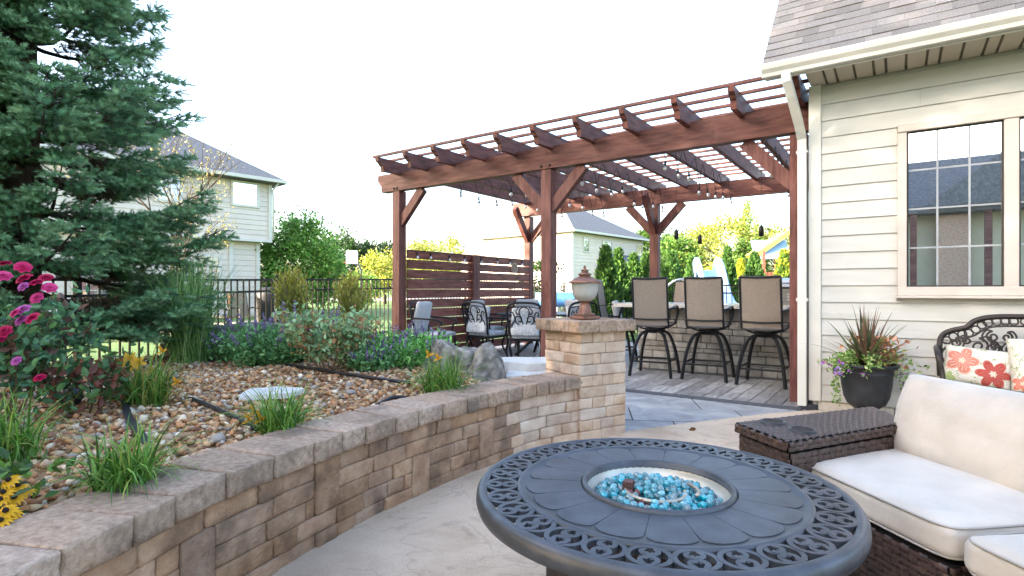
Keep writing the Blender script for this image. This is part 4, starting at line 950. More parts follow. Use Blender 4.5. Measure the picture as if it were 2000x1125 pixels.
for k, (x, y, rz, lab) in enumerate(((-2.58, 6.93, 0.12, 'woven sling bar stool at the front of the bar, nearest the stone column'), (-1.93, 7.02, 0.06, 'middle of the three woven sling bar stools in front of the bar'), (-1.27, 6.97, -0.02, 'woven sling bar stool in front of the grill, nearest the house'), (-3.52, 7.86, -1.35, 'woven bar stool at the left end of the bar counter'), (-3.05, 8.95, 2.6, 'woven bar stool on the far side of the counter by the handrail'))):
    o = st0 if k == 0 else copy_tree(st0)
    o.location = (x, y, 0.014); o.rotation_euler = (0, 0, rz); o['label'] = lab
# ================================================================ dining set
m_cast = M('cast_aluminium', ['16181b', '24272b'], scale=20, rough=0.4, metal=0.45)
m_cush = M('grey_pattern_cushion', ['7f8790', 'a9aeb4', 'c4c7ca'], scale=38, detail=2, rough=0.9, bump=0.1, bscale=60)
m_cushw = M('pale_cushion', ['a9aaad', 'bdbec0'], scale=7, rough=0.95, bump=0.15, bscale=14)
def cushion_mesh(name, sx, sy, sz, r, puff, m, seed=0, cuts=8, nz=0.006):
    bm = bmesh.new(); bmesh.ops.create_cube(bm, size=2); bmesh.ops.subdivide_edges(bm, edges=bm.edges[:], cuts=cuts, use_grid_fill=True)
    for v in bm.verts:
        u = Vector(v.co); p = Vector((u.x*sx/2, u.y*sy/2, u.z*sz/2))
        q = Vector([max(-(h/2-r_), min(h/2-r_, c)) for c, h, r_ in zip(p, (sx, sy, sz), (r, r, min(r, sz/2*0.98)))])
        d = p-q
        if d.length > 1e-6: p = q+Vector((d.x, d.y, d.z)).normalized()*min(r, max(abs(d.x), abs(d.y), abs(d.z)))
        p.z += u.z*puff*(1-u.x**2)*(1-u.y**2)
        p += mnoise.noise_vector(p*7+Vector((seed, 0, 0)))*nz
        v.co = p
    me = bpy.data.meshes.new(name); bm.to_mesh(me); bm.free(); me.materials.append(m); return smooth(me)
seat_c = cushion_mesh('seat_cushion', 0.46, 0.46, 0.07, 0.03, 0.012, m_cush, 1)
back_c = cushion_mesh('back_cushion', 0.44, 0.5, 0.09, 0.04, 0.02, m_cushw, 2)
back_p = cushion_mesh('back_cushion', 0.42, 0.42, 0.07, 0.03, 0.015, m_cush, 3)
def make_dchair(cushioned):
    t = empty('dining_chair', 'x', 'chair', (0, 0, 0), 0, 'cast metal dining chairs')
    tilt = lambda z: -0.22-(z-0.42)*0.22
    def bk(x, z): return (x, tilt(z), z)
    b = B(); b.tube(catmull([bk(-0.22, 0.42), bk(-0.245, 0.65), bk(-0.245, 0.84), bk(-0.17, 0.905), bk(0, 0.92), bk(0.17, 0.905), bk(0.245, 0.84), bk(0.245, 0.65), bk(0.22, 0.42)], 5), 0.017, n=7); b.obj('back_frame', m_cast, t)
    b = B(); b.tube([bk(-0.23, 0.50), bk(0.23, 0.50)], 0.012, n=6); b.tube(catmull([bk(-0.24, 0.84), bk(0, 0.865), bk(0.24, 0.84)], 4), 0.009, n=6)
    for s in (-1, 1):
        b.tube(catmull([bk(s*0.04, 0.50), bk(s*0.05, 0.58), bk(s*0.13, 0.64), bk(s*0.12, 0.72), bk(s*0.05, 0.71), bk(s*0.05, 0.65), bk(s*0.09, 0.655)], 5), 0.009, n=5)
        b.tube(catmull([bk(s*0.17, 0.50), bk(s*0.19, 0.60), bk(s*0.14, 0.68), bk(s*0.17, 0.78), bk(s*0.21, 0.76), bk(s*0.19, 0.72)], 5), 0.009, n=5)
        b.tube(catmull([bk(0, 0.50), bk(s*0.02, 0.6), bk(s*0.07, 0.76), bk(s*0.06, 0.83), bk(0, 0.86)], 5), 0.009, n=5)
        b.tube(catmull([bk(s*0.07, 0.86), bk(s*0.12, 0.80), bk(s*0.10, 0.75), bk(s*0.07, 0.78)], 5), 0.008, n=5)
        b.tube([bk(s*0.10, 0.50), bk(s*0.11, 0.60)], 0.008, n=5)
    b.obj('back_lattice', m_cast, t)
    b = B(); b.box((0, 0.0, 0.385), (0.48, 0.46, 0.03), bev=0.008); b.obj('seat_frame', m_cast, t)
    child('seat_cushion', seat_c, t, (0, 0.01, 0.43))
    if cushioned: child('back_cushion', back_c, t, (0, -0.235, 0.68), (1.36, 0, 0))
    else: child('back_cushion', back_p, t, (0, -0.21, 0.65), (1.36, 0, 0))
    for s in (-1, 1):
        b = B(); b.tube(catmull([bk(s*0.245, 0.68), (s*0.27, -0.05, 0.67), (s*0.275, 0.14, 0.66), (s*0.27, 0.22, 0.61), (s*0.255, 0.17, 0.56), (s*0.24, 0.16, 0.40)], 5), 0.015, n=6); b.obj('armrest', m_cast, t)
        for y, e in ((0.2, 1), (-0.2, -1)):
            b = B(); b.tube(catmull([(s*0.215, y, 0.39), (s*0.235, y+e*0.02, 0.28), (s*0.215, y-e*0.01, 0.14), (s*0.23, y+e*0.05, 0.0)], 4), [0.02]*9+[0.016]*4, n=6); b.obj('leg', m_cast, t)
    return t
dcA, dcB = make_dchair(False), make_dchair(True)
TB = Vector((-5.0, 8.0, 0))
uA = uB = False
for x, y, fx, fy, cu, lab in ((-5.78, 6.28, 0.95, 0.3, True, 'cast metal armchair with pale cushions beside the left pergola post'), (-5.28, 6.92, 0.12, 1, False, 'cast metal dining chair with openwork back, left of the middle post'), (-4.44, 6.82, -0.35, 1, False, 'cast metal dining chair with scrolled back directly behind the column'), (-5.92, 7.75, 1, 0.2, True, 'cast metal chair with grey cushion against the slatted screen'), (-5.72, 8.78, 0.7, -0.75, True, 'cushioned cast metal chair at the far left of the table'), (-4.12, 7.52, -0.9, 0.45, False, 'cast metal chair with dark scrolled back seen behind the lantern'), (-3.98, 8.35, -1, -0.35, True, 'cushioned cast metal chair right of the table behind the lantern'), (-4.98, 9.05, 0, -1, True, 'cushioned cast metal chair at the far side of the table')):
    src = dcB if cu else dcA
    if cu: o = copy_tree(src) if uB else src; uB = True
    else: o = copy_tree(src) if uA else src; uA = True
    o.location = (x, y, 0.012); o.rotation_euler = (0, 0, math.atan2(fy, fx)-PI/2); o['label'] = lab
dt = empty('dining_table', 'round dark cast metal dining table under the pergola', 'table', (TB.x, TB.y, 0.012))
b = B(); b.lathe([(0.0, 0.715), (0.70, 0.715), (0.72, 0.71), (0.725, 0.695), (0.70, 0.68), (0.0, 0.685)], 48); b.obj('tabletop', M('table_metal', ['2a2f36', '3b4149'], scale=40, rough=0.45, metal=0.3), dt)
for k in range(4):
    a = PI/4+k*PI/2; b = B(); b.tube([(math.cos(a)*r, math.sin(a)*r, z) for r, z in ((0.12, 0.68), (0.10, 0.45), (0.14, 0.25), (0.30, 0.10), (0.42, 0.0))], 0.025, n=6); b.obj('leg', m_cast, dt)
# ================================================================ fire table
m_ft = M('bronze_table_metal', ['33353a', '41444a', '4e5159'], scale=14, detail=6, rough=0.42, metal=0.25, spec=0.55, bump=0.06, bscale=120)
m_ftd = M('drum_bronze', ['241d1a', '3a2e28'], scale=6, detail=6, rough=0.5, metal=0.3)
ft = empty('fire_table', 'round dark metal fire pit table with scrollwork rim and glass beads', 'fire table', (-0.585, 1.59, 0.02), 0.1)
FZ = 0.507
b = B(); b.lathe([(0.500, FZ-0.006), (0.502, FZ), (0.512, FZ+0.003), (0.523, FZ+0.001), (0.531, FZ-0.010), (0.533, FZ-0.03), (0.528, FZ-0.046), (0.512, FZ-0.046), (0.51, FZ-0.016), (0.500, FZ-0.016), (0.500, FZ-0.006)], 120); b.obj('outer_rim', m_ft, ft)
b = B(); b.lathe([(0.205, FZ-0.016), (0.205, FZ-0.0018), (0.394, FZ-0.0018), (0.397, FZ+0.001), (0.408, FZ+0.002), (0.413, FZ-0.002), (0.415, FZ-0.016), (0.205, FZ-0.016)], 120); b.obj('top_plate', m_ft, ft)
NP = 18
pol = []
hw = PI/NP-0.0026
for k in range(5): a = -hw+2*hw*k/4; pol.append((0.224*math.sin(a), 0.224*math.cos(a)))
for r_ in (0.30, 0.335): pol.append((r_*math.sin(hw), r_*math.cos(hw)))
for k in range(1, 10):
    t = PI*k/10; pol.append((0.335*math.sin(hw)*math.cos(t)*1.08, 0.345*math.cos(hw)+0.045*math.sin(t)**0.75))
for r_ in (0.335, 0.30): pol.append((-r_*math.sin(hw), r_*math.cos(hw)))
pol = [pol[0]]+pol[1:]
b = B(); b.prism(pol, FZ-0.005, FZ-0.0002, 'z'); pet = b.mesh('petal_panel', m_ft)
for k in range(NP): child('petal_panel', pet, ft, (0, 0, 0), (0, 0, 2*PI*k/NP))
rho = 0.043; half = []
for k in range(13): a = math.radians(78+204*k/12); half.append((rho*math.cos(a)*1.08, rho*math.sin(a)))
inner = []
for k in range(1, 12): a = math.radians(282+250*k/11); q = 0.0185*(1-0.035*k); inner.append((0.002+q*math.cos(a)*1.0, -0.0185+q*math.sin(a)))
def curl(sgn): return [(-x_, -sgn*y_) for x_, y_ in []]
top_in = [(x_, -y_) for x_, y_ in inner][::-1]
pathL = top_in+half+inner
b = B()
b.tube([(x_, 0.4565+y_, FZ-0.007) for x_, y_ in pathL], 0.006, n=4, flat=(0.0125, 0.014))
b.tube([(-x_, 0.4565+y_, FZ-0.0062) for x_, y_ in pathL], 0.006, n=4, flat=(0.0125, 0.014))
scr_me = b.mesh('scroll', m_ft)
NS = 29
for k in range(NS): child('scroll', scr_me, ft, (0, 0, 0), (0, 0, 2*PI*(k+0.5)/NS))
b = B(); b.lathe([(0.205, FZ-0.03), (0.206, FZ+0.006), (0.212, FZ+0.010), (0.219, FZ+0.006), (0.221, FZ-0.004)], 72); b.obj('burner_collar', m_ft, ft)
m_bowl = M('pale_steel_bowl', ['a8a398', 'c0bcb2', 'cfcbc2'], scale=5, detail=5, rough=0.35, metal=0.35, stain=(4, 0.4, '9c8a74'))
b = B(); b.lathe([(0.206, FZ-0.008), (0.204, FZ-0.02), (0.190, FZ-0.045), (0.16, FZ-0.062), (0.0, FZ-0.066)], 60); b.obj('burner_bowl', m_bowl, ft)
m_bead = M('turquoise_glass', ['1a9bb5', '2cb9ca', '5ed0d8'], scale=30, rough=0.03, spec=0.9, rv=0.6, rh=0.04, coat=0.8)
m_bead.node_tree.nodes['Principled BSDF'].inputs['Transmission Weight'].default_value = 0.55
m_bead2 = M('clear_glass', ['9fc6cc', 'c3dde0'], scale=30, rough=0.04, spec=0.9, rv=0.2, coat=0.5)
m_bead2.node_tree.nodes['Principled BSDF'].inputs['Transmission Weight'].default_value = 0.7
m_bead3 = M('burnt_glass', ['5a3230', '7c4c48'], scale=30, rough=0.1, rv=0.2)
bead_mes = []
for mm in (m_bead, m_bead, m_bead, m_bead2, m_bead3): bead_mes.append(None)
def bead_mesh(mm):
    bm = bmesh.new(); bmesh.ops.create_icosphere(bm, subdivisions=2, radius=1); me = bpy.data.meshes.new('glass_bead'); bm.to_mesh(me); bm.free(); me.materials.append(mm); return smooth(me)
bA, bB, bC = bead_mesh(m_bead), bead_mesh(m_bead2), bead_mesh(m_bead3)
placed = []; tries = 0
while len(placed) < 296 and tries < 30000:
    tries += 1
    a = rnd.uniform(0, 2*PI); r_ = 0.190*math.sqrt(rnd.random()); x, y = r_*math.cos(a)-0.004, r_*math.sin(a)-0.004
    lay = 0 if len(placed) < 190 else 1
    s_ = rnd.uniform(0.0095, 0.0135)
    if lay and r_ > 0.16: continue
    if any((x-q[0])**2+(y-q[1])**2 < (0.80*(s_+q[2]))**2 and q[3] == lay for q in placed): continue
    placed.append((x, y, s_, lay))
    z = FZ-0.040+lay*0.013+0.014*(1-(r_/0.19)**2)
    near_c = math.hypot(x+0.01, y+0.05) < 0.055
    me = rnd.choice([bA]*6+[bB]) if not (near_c and rnd.random() < 0.3) else bC
    child('glass_bead', me, ft, (x, y, z), (rnd.uniform(0, 3), rnd.uniform(0, 3), 0), (s_*rnd.uniform(0.9, 1.15), s_, s_*rnd.uniform(0.75, 1)))
b = B(); b.lathe([(0.192, FZ-0.048), (0.10, FZ-0.038), (0.0, FZ-0.034)], 40); b.obj('bead_bed', m_bead, ft)['kind'] = 'stuff'
m_ring = M('heated_steel', ['8a7b6b', 'b0a594', 'c2b9ab'], scale=20, rough=0.4, metal=0.7)
b = B(); b.tube([(0.085*math.cos(math.radians(t)), 0.085*math.sin(math.radians(t))-0.02, FZ-0.012) for t in range(-200, 40, 12)], 0.006, n=7); b.tube([(0.085*math.cos(math.radians(t))+0.03, 0.085*math.sin(math.radians(t))+0.01, FZ-0.010) for t in range(-10, 70, 12)], 0.006, n=7); b.obj('burner_ring', m_ring, ft)
b = B(); b.box((-0.075, -0.035, FZ-0.006), (0.03, 0.03, 0.036), bev=0.002); cg = b.obj('igniter_cage', M('rusted_steel', ['4a3230', '63443f'], scale=30, rough=0.7), ft)
b = B()
for i in range(3):
    for j in range(4):
        b.box((-0.075-0.009+i*0.009, -0.0505, FZ-0.019+j*0.0085), (0.004, 0.001, 0.004)); b.box((-0.0598, -0.035-0.009+i*0.009, FZ-0.019+j*0.0085), (0.001, 0.004, 0.004))
b.obj('cage_holes', m_core, cg)['kind'] = 'stuff'
b = B(); b.lathe([(0.345, FZ-0.02), (0.345, FZ-0.06), (0.33, FZ-0.075), (0.325, 0.08), (0.34, 0.06), (0.34, 0.0)], 12); o = b.obj('drum', m_ftd, ft)
for p_ in o.data.polygons: p_.use_smooth = False
b = B(); b.lathe([(0.0, FZ-0.075), (0.20, FZ-0.075)], 24); b.obj('drum_lid', m_core, ft)
# ================================================================ wicker sectional and console
m_wick = M('dark_wicker', ['2a201d', '44342e', '5c4840'], scale=45, detail=4, rough=0.42, spec=0.5, bump=0.2, bscale=150, coord='pos')
m_wick_in = M('wicker_shadow', ['120d0c', '1a1311'], rough=0.9)
def weave(b, P00, P10, P11, P01, nu, nv, lift, wide=0.92, basket=False):
    P00, P10, P11, P01 = map(Vector, (P00, P10, P11, P01)); nrm = (P10-P00).cross(P01-P00).normalized()
    def Q(u, v): return P00*(1-u)*(1-v)+P10*u*(1-v)+P11*u*v+P01*(1-u)*v
    for i in range(nu):
        for j in range(nv):
            hor = (i+j) % 2 == 0
            u0, u1, v0, v1 = i/nu, (i+1)/nu, j/nv, (j+1)/nv
            if hor: vm, hv = (v0+v1)/2, (v1-v0)*wide/2; lo, hi = u0-0.32/nu, u1+0.32/nu; ring = [(lo, vm-hv, vm+hv, 0.0), (u0+0.12/nu, vm-hv, vm+hv, lift), (u1-0.12/nu, vm-hv, vm+hv, lift), (hi, vm-hv, vm+hv, 0.0)]
            else: um, hu = (u0+u1)/2, (u1-u0)*wide/2; lo, hi = v0-0.32/nv, v1+0.32/nv; ring = [(lo, um-hu, um+hu, 0.0), (v0+0.12/nv, um-hu, um+hu, lift*0.8), (v1-0.12/nv, um-hu, um+hu, lift*0.8), (hi, um-hu, um+hu, 0.0)]
            vs = []
            for s, a, c, h in ring:
                s = min(max(s, 0), 1)
                for q in (a, (a+c)/2, c):
                    p = Q(s, q) if hor else Q(q, s); vs.append(p+nrm*(h+(0.25*lift if q not in (a, c) else 0)))
            fs = []
            for k in range(3):
                for q in range(2): fs.append((k*3+q, k*3+q+1, k*3+q+4, k*3+q+3))
            b.add(vs, fs, True)
def vz(p, z): return Vector((p[0], p[1], z))
def wicker_block(name, corners, z0_, z1_, root, cell=(0.030, 0.020), top=False, sides=(0, 1, 2, 3)):
    n = len(corners); inner = B(); ctr = sum((Vector((x, y, 0)) for x, y in corners), Vector())/n
    ins = [tuple((Vector((x, y, 0))*0.985+ctr*0.015)[:2]) for x, y in corners]
    inner.prism(ins, z0_+0.002, z1_-0.002, 'z'); core = inner.obj(name, m_wick_in, root)
    for k in sides:
        a, c = corners[k], corners[(k+1) % n]; L_ = math.hypot(c[0]-a[0], c[1]-a[1])
        b = B(); weave(b, vz(a, z0_), vz(c, z0_), vz(c, z1_), vz(a, z1_), max(3, int(L_/cell[0])), max(2, int((z1_-z0_)/cell[1])), 0.007, 0.86)
        o = b.obj('side_weave', m_wick, core); o['kind'] = 'stuff'
    if top:
        a, b2_, c, d = corners; L1 = math.hypot(b2_[0]-a[0], b2_[1]-a[1]); L2 = math.hypot(d[0]-a[0], d[1]-a[1])
        b = B(); weave(b, vz(a, z1_), vz(b2_, z1_), vz(c, z1_), vz(d, z1_), int(L1/0.021), int(L2/0.021), 0.006, 0.80); o = b.obj('top_weave', m_wick, core); o['kind'] = 'stuff'
    return core
con = empty('wicker_console', 'dark wicker wedge console with two cup holders', 'side table', (-0.30, 2.7, 0.02))
CI = Matrix.Translation((0.30, -2.7, 0.0))
K = [(-0.562, 2.455), (-0.332, 2.253), (0.04, 2.885), (-0.105, 3.165)]
kc = Vector((sum(k[0] for k in K)/4, sum(k[1] for k in K)/4))
KB = [tuple(kc+(Vector(k)-kc)*0.955) for k in K]
o = wicker_block('lid', K, 0.487, 0.522, con, cell=(0.024, 0.018), top=True); o.matrix_parent_inverse = CI
o = wicker_block('body', KB, 0.02, 0.478, con, cell=(0.034, 0.021)); o.matrix_parent_inverse = CI
m_cup = M('dark_plastic', ['191a1c', '25272a'], rough=0.35)
for x, y in ((-0.432, 2.535), (-0.312, 2.455)):
    b = B(); b.lathe([(0.0, 0.455), (0.037, 0.455), (0.040, 0.5335), (0.044, 0.536), (0.051, 0.535), (0.053, 0.524)], 28); o = b.obj('cup_holder', m_cup, con); o.location = (x, y, 0); o.matrix_parent_inverse = CI
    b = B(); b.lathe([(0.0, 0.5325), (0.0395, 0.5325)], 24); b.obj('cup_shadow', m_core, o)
sofa = empty('sectional_sofa', 'curved dark wicker sectional sofa with cream seat cushions', 'sofa', (0.1, 2.4, 0.02))
SFI = Matrix.Translation((-0.1, -2.4, 0))
m_cream_f = M('cream_fabric', ['b5aca0', 'bfb6ab', 'c6beb4'], scale=5, detail=5, rough=0.95, bump=0.35, bscale=26, bdetail=10, sheen=0.2, stain=(3.2, 0.4, '938a80'))
m_pipe = M('cushion_piping', ['98928a', 'a49d95'], rough=0.9)
def cushion_quad(name, A, Bq, Cq, D, z0_, z1_, r, puff, m, root, inv, seed=0, pipe=True):
    A, Bq, Cq, D = [Vector((*q, 0)) for q in (A, Bq, Cq, D)]
    sx = ((Bq-A).length+(Cq-D).length)/2; sy = ((D-A).length+(Cq-Bq).length)/2; sz = z1_-z0_
    me = cushion_mesh(name, sx, sy, sz, r, puff, m, seed, cuts=20, nz=0.005)
    def mp(p):
        u = p.x/sx+0.5; v = p.y/sy+0.5; q = A*(1-u)*(1-v)+Bq*u*(1-v)+Cq*u*v+D*(1-u)*v; return Vector((q.x, q.y, (z0_+z1_)/2+p.z))
    for v in me.vertices: v.co = mp(v.co)
    o = link(name, me, None, root); o.matrix_parent_inverse = inv
    if pipe:
        b = B(); e = 0.010
        for zz in (sz/2-0.012, -sz/2+0.012):
            ring = []
            for k in range(64):
                a = 2*PI*k/64; ca, sa = math.cos(a), math.sin(a); pw2 = 0.16
                ring.append(mp(Vector((math.copysign(abs(ca)**pw2, ca)*(sx/2-0.001), math.copysign(abs(sa)**pw2, sa)*(sy/2-0.001), zz))))
            b.tube(ring, 0.0035, n=6, closed=True)
        b.obj('piping', m_pipe, o)
    return o
A1, B1 = (-0.335, 2.425), (0.118, 1.965); C1, D1 = (0.56, 2.38), (0.045, 2.96)
A2, B2 = (0.133, 1.945), (0.60, 1.45); C2, D2 = (1.05, 1.85), (0.575, 2.36)
cushion_quad('seat_cushion', A1, B1, C1, D1, 0.315, 0.425, 0.035, 0.016, m_cream_f, sofa, SFI, 1)
cushion_quad('seat_cushion', A2, B2, C2, D2, 0.31, 0.418, 0.035, 0.016, m_cream_f, sofa, SFI, 5)
def shrink(q, k):
    c = Vector((sum(p[0] for p in q)/4, sum(p[1] for p in q)/4)); return [tuple(c+(Vector(p)-c)*k) for p in q]
for q in ([A1, B1, C1, D1], [A2, B2, C2, D2]):
    o = wicker_block('seat_base', shrink(q, 0.97), 0.04, 0.305, sofa, cell=(0.030, 0.019)); o.matrix_parent_inverse = SFI
for q in ([D1, C1, (0.63, 2.45), (0.11, 3.04)], [D2, C2, (1.12, 1.93), (0.645, 2.43)]):
    o = wicker_block('back_frame', q, 0.04, 0.62, sofa, cell=(0.03, 0.02)); o.matrix_parent_inverse = SFI
def pillow_mesh(name, wd, ht, th, m, seed, pinch=0.10, cuts=18):
    v = []; f = []; n = cuts
    for side in (1, -1):
        for i in range(n+1):
            for j in range(n+1):
                u, w_ = -1+2*i/n, -1+2*j/n
                e = (1-abs(u)**2.6)*(1-abs(w_)**2.6)
                x = u*wd/2*(1-pinch*0.5*(1-w_*w_)*abs(u)**3*0.6); z = w_*ht/2*(1-pinch*0.5*(1-u*u)*abs(w_)**3*0.6)
                t = th/2*max(e, 0)**0.42
                q = mnoise.noise(Vector((u*2.2+seed, w_*2.2, side*3)))*0.12
                v.append((x, -side*t*(1+q), z))
    k = (n+1)**2
    for s_ in (0, 1):
        for i in range(n):
            for j in range(n):
                g = (s_*k+i*(n+1)+j, s_*k+(i+1)*(n+1)+j, s_*k+(i+1)*(n+1)+j+1, s_*k+i*(n+1)+j+1); f.append(g if s_ == 0 else g[::-1])
    b = B(); b.add(v, f, True); me = b.mesh(name, m)
    bm = bmesh.new(); bm.from_mesh(me); bmesh.ops.remove_doubles(bm, verts=bm.verts, dist=1e-4); bm.to_mesh(me); bm.free()
    return smooth(me)
# local pillow frame: x along width, z up, -y is the front
bp = tag(link('back_pillow', pillow_mesh('back_pillow', 0.86, 0.37, 0.20, m_cream_f, 2, 0.05, 26)), 'big cream back pillow leaning on the wicker sofa beside the console', 'pillow')
bp.rotation_euler = (-0.30, 0, math.atan2(-0.575, 0.535)); bp.location = (0.29, 2.60, 0.570)
# ================================================================ cast bench with floral pillows
m_bench = M('bench_bronze', ['25201f', '37302e', '4a423e'], scale=10, detail=5, rough=0.45, metal=0.35)
bench = empty('garden_bench', 'dark cast metal loveseat bench with scrolled back against the house', 'bench', (0.85, 5.25, 0.02))
BNI = Matrix.Translation((-0.85, -5.25, 0))
def bn(name, b, m=None): o = b.obj(name, m or m_bench, bench); o.matrix_parent_inverse = BNI; return o
bx0, bx1 = 0.265, 1.465; bm_ = (bx0+bx1)/2; YB = 5.44
def by(z): return YB+(z-0.42)*0.12
def bkp(x, z): return (x, by(z), z)
top = [bkp(bx0, 0.42), bkp(bx0-0.005, 0.62), bkp(bx0+0.015, 0.73), bkp(bx0+0.08, 0.775), bkp(bx0+0.16, 0.80), bkp(bx0+0.22, 0.855), bkp(bx0+0.34, 0.885), bkp(bm_, 0.89)]
top = top+[bkp(2*bm_-p[0], p[2]) for p in top[-2::-1]]
b = B(); b.tube(catmull(top, 6), 0.02, n=8); bn('back_frame', b)
inn = [bkp(bx0+0.045, 0.47), bkp(bx0+0.045, 0.64), bkp(bx0+0.09, 0.70), bkp(bx0+0.20, 0.735), bkp(bx0+0.27, 0.79), bkp(bx0+0.36, 0.815), bkp(bm_, 0.82)]
inn = inn+[bkp(2*bm_-p[0], p[2]) for p in inn[-2::-1]]
b = B(); b.tube(catmull(inn, 6), 0.008, n=6); b.tube([bkp(bx0, 0.46), bkp(bx1, 0.46)], 0.014, n=6); bn('inner_frame', b)
cp = catmull(top, 8); acc = 0; last = cp[0]
b = B(); b.tube([(0.027*math.cos(t*PI/8), 0, 0.027*math.sin(t*PI/8)) for t in range(16)], 0.006, n=5, closed=True); ring_me = b.mesh('ring', m_bench)
ci = catmull(inn, 8)
for k in range(10, len(cp)-10):
    acc += (cp[k]-cp[k-1]).length
    if acc > 0.042:
        acc = 0; p_ = cp[k].lerp(ci[int(k*(len(ci)-1)/(len(cp)-1))], 0.5); p_.z = min(p_.z, cp[k].z-0.034) if p_.z > 0.6 else p_.z
        o = child('ring', ring_me, bench, p_, (-0.12, 0, 0)); o.matrix_parent_inverse = BNI
def spiral(cx_, cz_, r0, turns, a0, sgn):
    return [bkp(cx_+r0*(1-0.8*t/30)*math.cos(a0+sgn*turns*2*PI*t/30), cz_+r0*(1-0.8*t/30)*math.sin(a0+sgn*turns*2*PI*t/30)) for t in range(31)]
for cx_, cz_, r0, sg in ((0.37, 0.58, 0.062, 1), (0.50, 0.66, 0.060, -1), (0.50, 0.53, 0.05, 1), (0.63, 0.60, 0.065, 1), (0.76, 0.70, 0.055, -1), (0.76, 0.55, 0.06, 1), (0.865, 0.63, 0.05, -1), (0.36, 0.68, 0.035, -1), (0.43, 0.70, 0.03, 1), (0.58, 0.735, 0.04, 1), (0.66, 0.735, 0.035, -1), (0.82, 0.75, 0.04, 1), (0.42, 0.60, 0.035, 1), (0.565, 0.655, 0.035, -1), (0.69, 0.64, 0.04, 1), (0.70, 0.52, 0.035, 1), (0.57, 0.53, 0.035, -1)):
    for xx in (cx_, 2*bm_-cx_):
        s2 = sg if xx == cx_ else -sg
        b = B(); b.tube(spiral(xx, cz_, r0, 1.4, PI/2, s2), 0.008, n=5)
        b.tube(catmull([bkp(xx, cz_+r0), bkp(xx-s2*r0*0.9, cz_+r0*1.2), bkp(xx-s2*r0*1.5, cz_+r0*0.2), bkp(xx-s2*r0*1.25, cz_-r0)], 5), 0.007, n=5); bn('scroll', b)
b = B(); b.tube(catmull([(bx0, 5.42, 0.39), (bx0-0.01, 5.2, 0.40), (bx0, 5.02, 0.395), (bx0+0.06, 4.985, 0.39), (bm_, 4.965, 0.39), (bx1-0.06, 4.985, 0.39), (bx1, 5.02, 0.395), (bx1+0.01, 5.2, 0.40), (bx1, 5.42, 0.39)], 5), 0.02, n=7); bn('seat_rail', b)
for k in range(14):
    y = 5.0+k*0.032; b = B(); b.box((bm_, y, 0.395-0.012*math.sin(PI*k/13)), (bx1-bx0-0.02, 0.02, 0.01)); bn('seat_slat', b)
for s_, x in ((-1, bx0), (1, bx1)):
    b = B(); b.tube(catmull([bkp(x, 0.64), (x+s_*0.03, 5.30, 0.655), (x+s_*0.035, 5.12, 0.645), (x+s_*0.03, 5.03, 0.60), (x+s_*0.01, 5.04, 0.50), (x, 5.02, 0.40)], 5), 0.018, n=7); bn('armrest', b)
    for y in (5.02, 5.42): b = B(); b.tube(catmull([(x, y, 0.39), (x+s_*0.02, y, 0.25), (x-s_*0.01, y, 0.12), (x+s_*0.03, y, 0.0)], 4), 0.02, n=7); bn('leg', b)
def floral(name, flowers):
    m = bpy.data.materials.new(name); m.use_nodes = True; N = m.node_tree.nodes; L = m.node_tree.links; bs = N['Principled BSDF']; bs.inputs['Roughness'].default_value = 0.95
    tc = N.new('ShaderNodeTexCoord'); sx = N.new('ShaderNodeSeparateXYZ')
    nz = N.new('ShaderNodeTexNoise'); nz.inputs['Scale'].default_value = 22; L.new(tc.outputs['Object'], nz.inputs['Vector'])
    ad = N.new('ShaderNodeVectorMath'); ad.operation = 'MULTIPLY_ADD'; ad.inputs[1].default_value = (0.02, 0.0, 0.02); L.new(nz.outputs['Color'], ad.inputs[0]); L.new(tc.outputs['Object'], ad.inputs[2]); L.new(ad.outputs[0], sx.inputs[0])
    def mt(op, a, b_=None, c=None):
        q = N.new('ShaderNodeMath'); q.operation = op
        for i, v in enumerate((a, b_, c)):
            if v is None: continue
            if isinstance(v, (int, float)): q.inputs[i].default_value = v
            else: L.new(v, q.inputs[i])
        return q.outputs[0]
    def mix(f, a, b_):
        x = N.new('ShaderNodeMix'); x.data_type = 'RGBA'; L.new(f, x.inputs['Factor'])
        for k, v in (('A', a), ('B', b_)):
            if isinstance(v, str): x.inputs[k].default_value = hexc(v)
            else: L.new(v, x.inputs[k])
        return x.outputs['Result']
    n2 = N.new('ShaderNodeTexNoise'); n2.inputs['Scale'].default_value = 14; n2.inputs['Detail'].default_value = 2; n2.inputs['Distortion'].default_value = 1.5; L.new(tc.outputs['Object'], n2.inputs['Vector'])
    vine = mt('LESS_THAN', mt('ABSOLUTE', mt('SUBTRACT', n2.outputs['Fac'], 0.5)), 0.016)
    col = mix(vine, 'c9c4b9', '8f9468')
    for cx_, cz_, R_, k, ca, cb, cc in flowers:
        dx = mt('SUBTRACT', sx.outputs['X'], cx_); dz = mt('SUBTRACT', sx.outputs['Z'], cz_)
        rr = mt('SQRT', mt('ADD', mt('MULTIPLY', dx, dx), mt('MULTIPLY', dz, dz))); th = mt('ARCTAN2', dz, dx)
        ed = mt('MULTIPLY', mt('ADD', mt('MULTIPLY', mt('ABSOLUTE', mt('COSINE', mt('MULTIPLY', th, k/2))), 0.45), 0.55), R_)
        q = mt('DIVIDE', rr, ed)
        inside = mt('LESS_THAN', q, 1.0); edge = mt('LESS_THAN', q, 0.9)
        ray = mt('GREATER_THAN', mt('SINE', mt('MULTIPLY', th, k*4)), 0.55)
        pet_ = mix(mt('MULTIPLY', ray, mt('LESS_THAN', q, 0.75)), ca, cb)
        pet_ = mix(edge, cb, pet_); pet_ = mix(mt('LESS_THAN', q, 0.24), pet_, cc); col = mix(inside, col, pet_)
    L.new(col, bs.inputs['Base Color']); return m
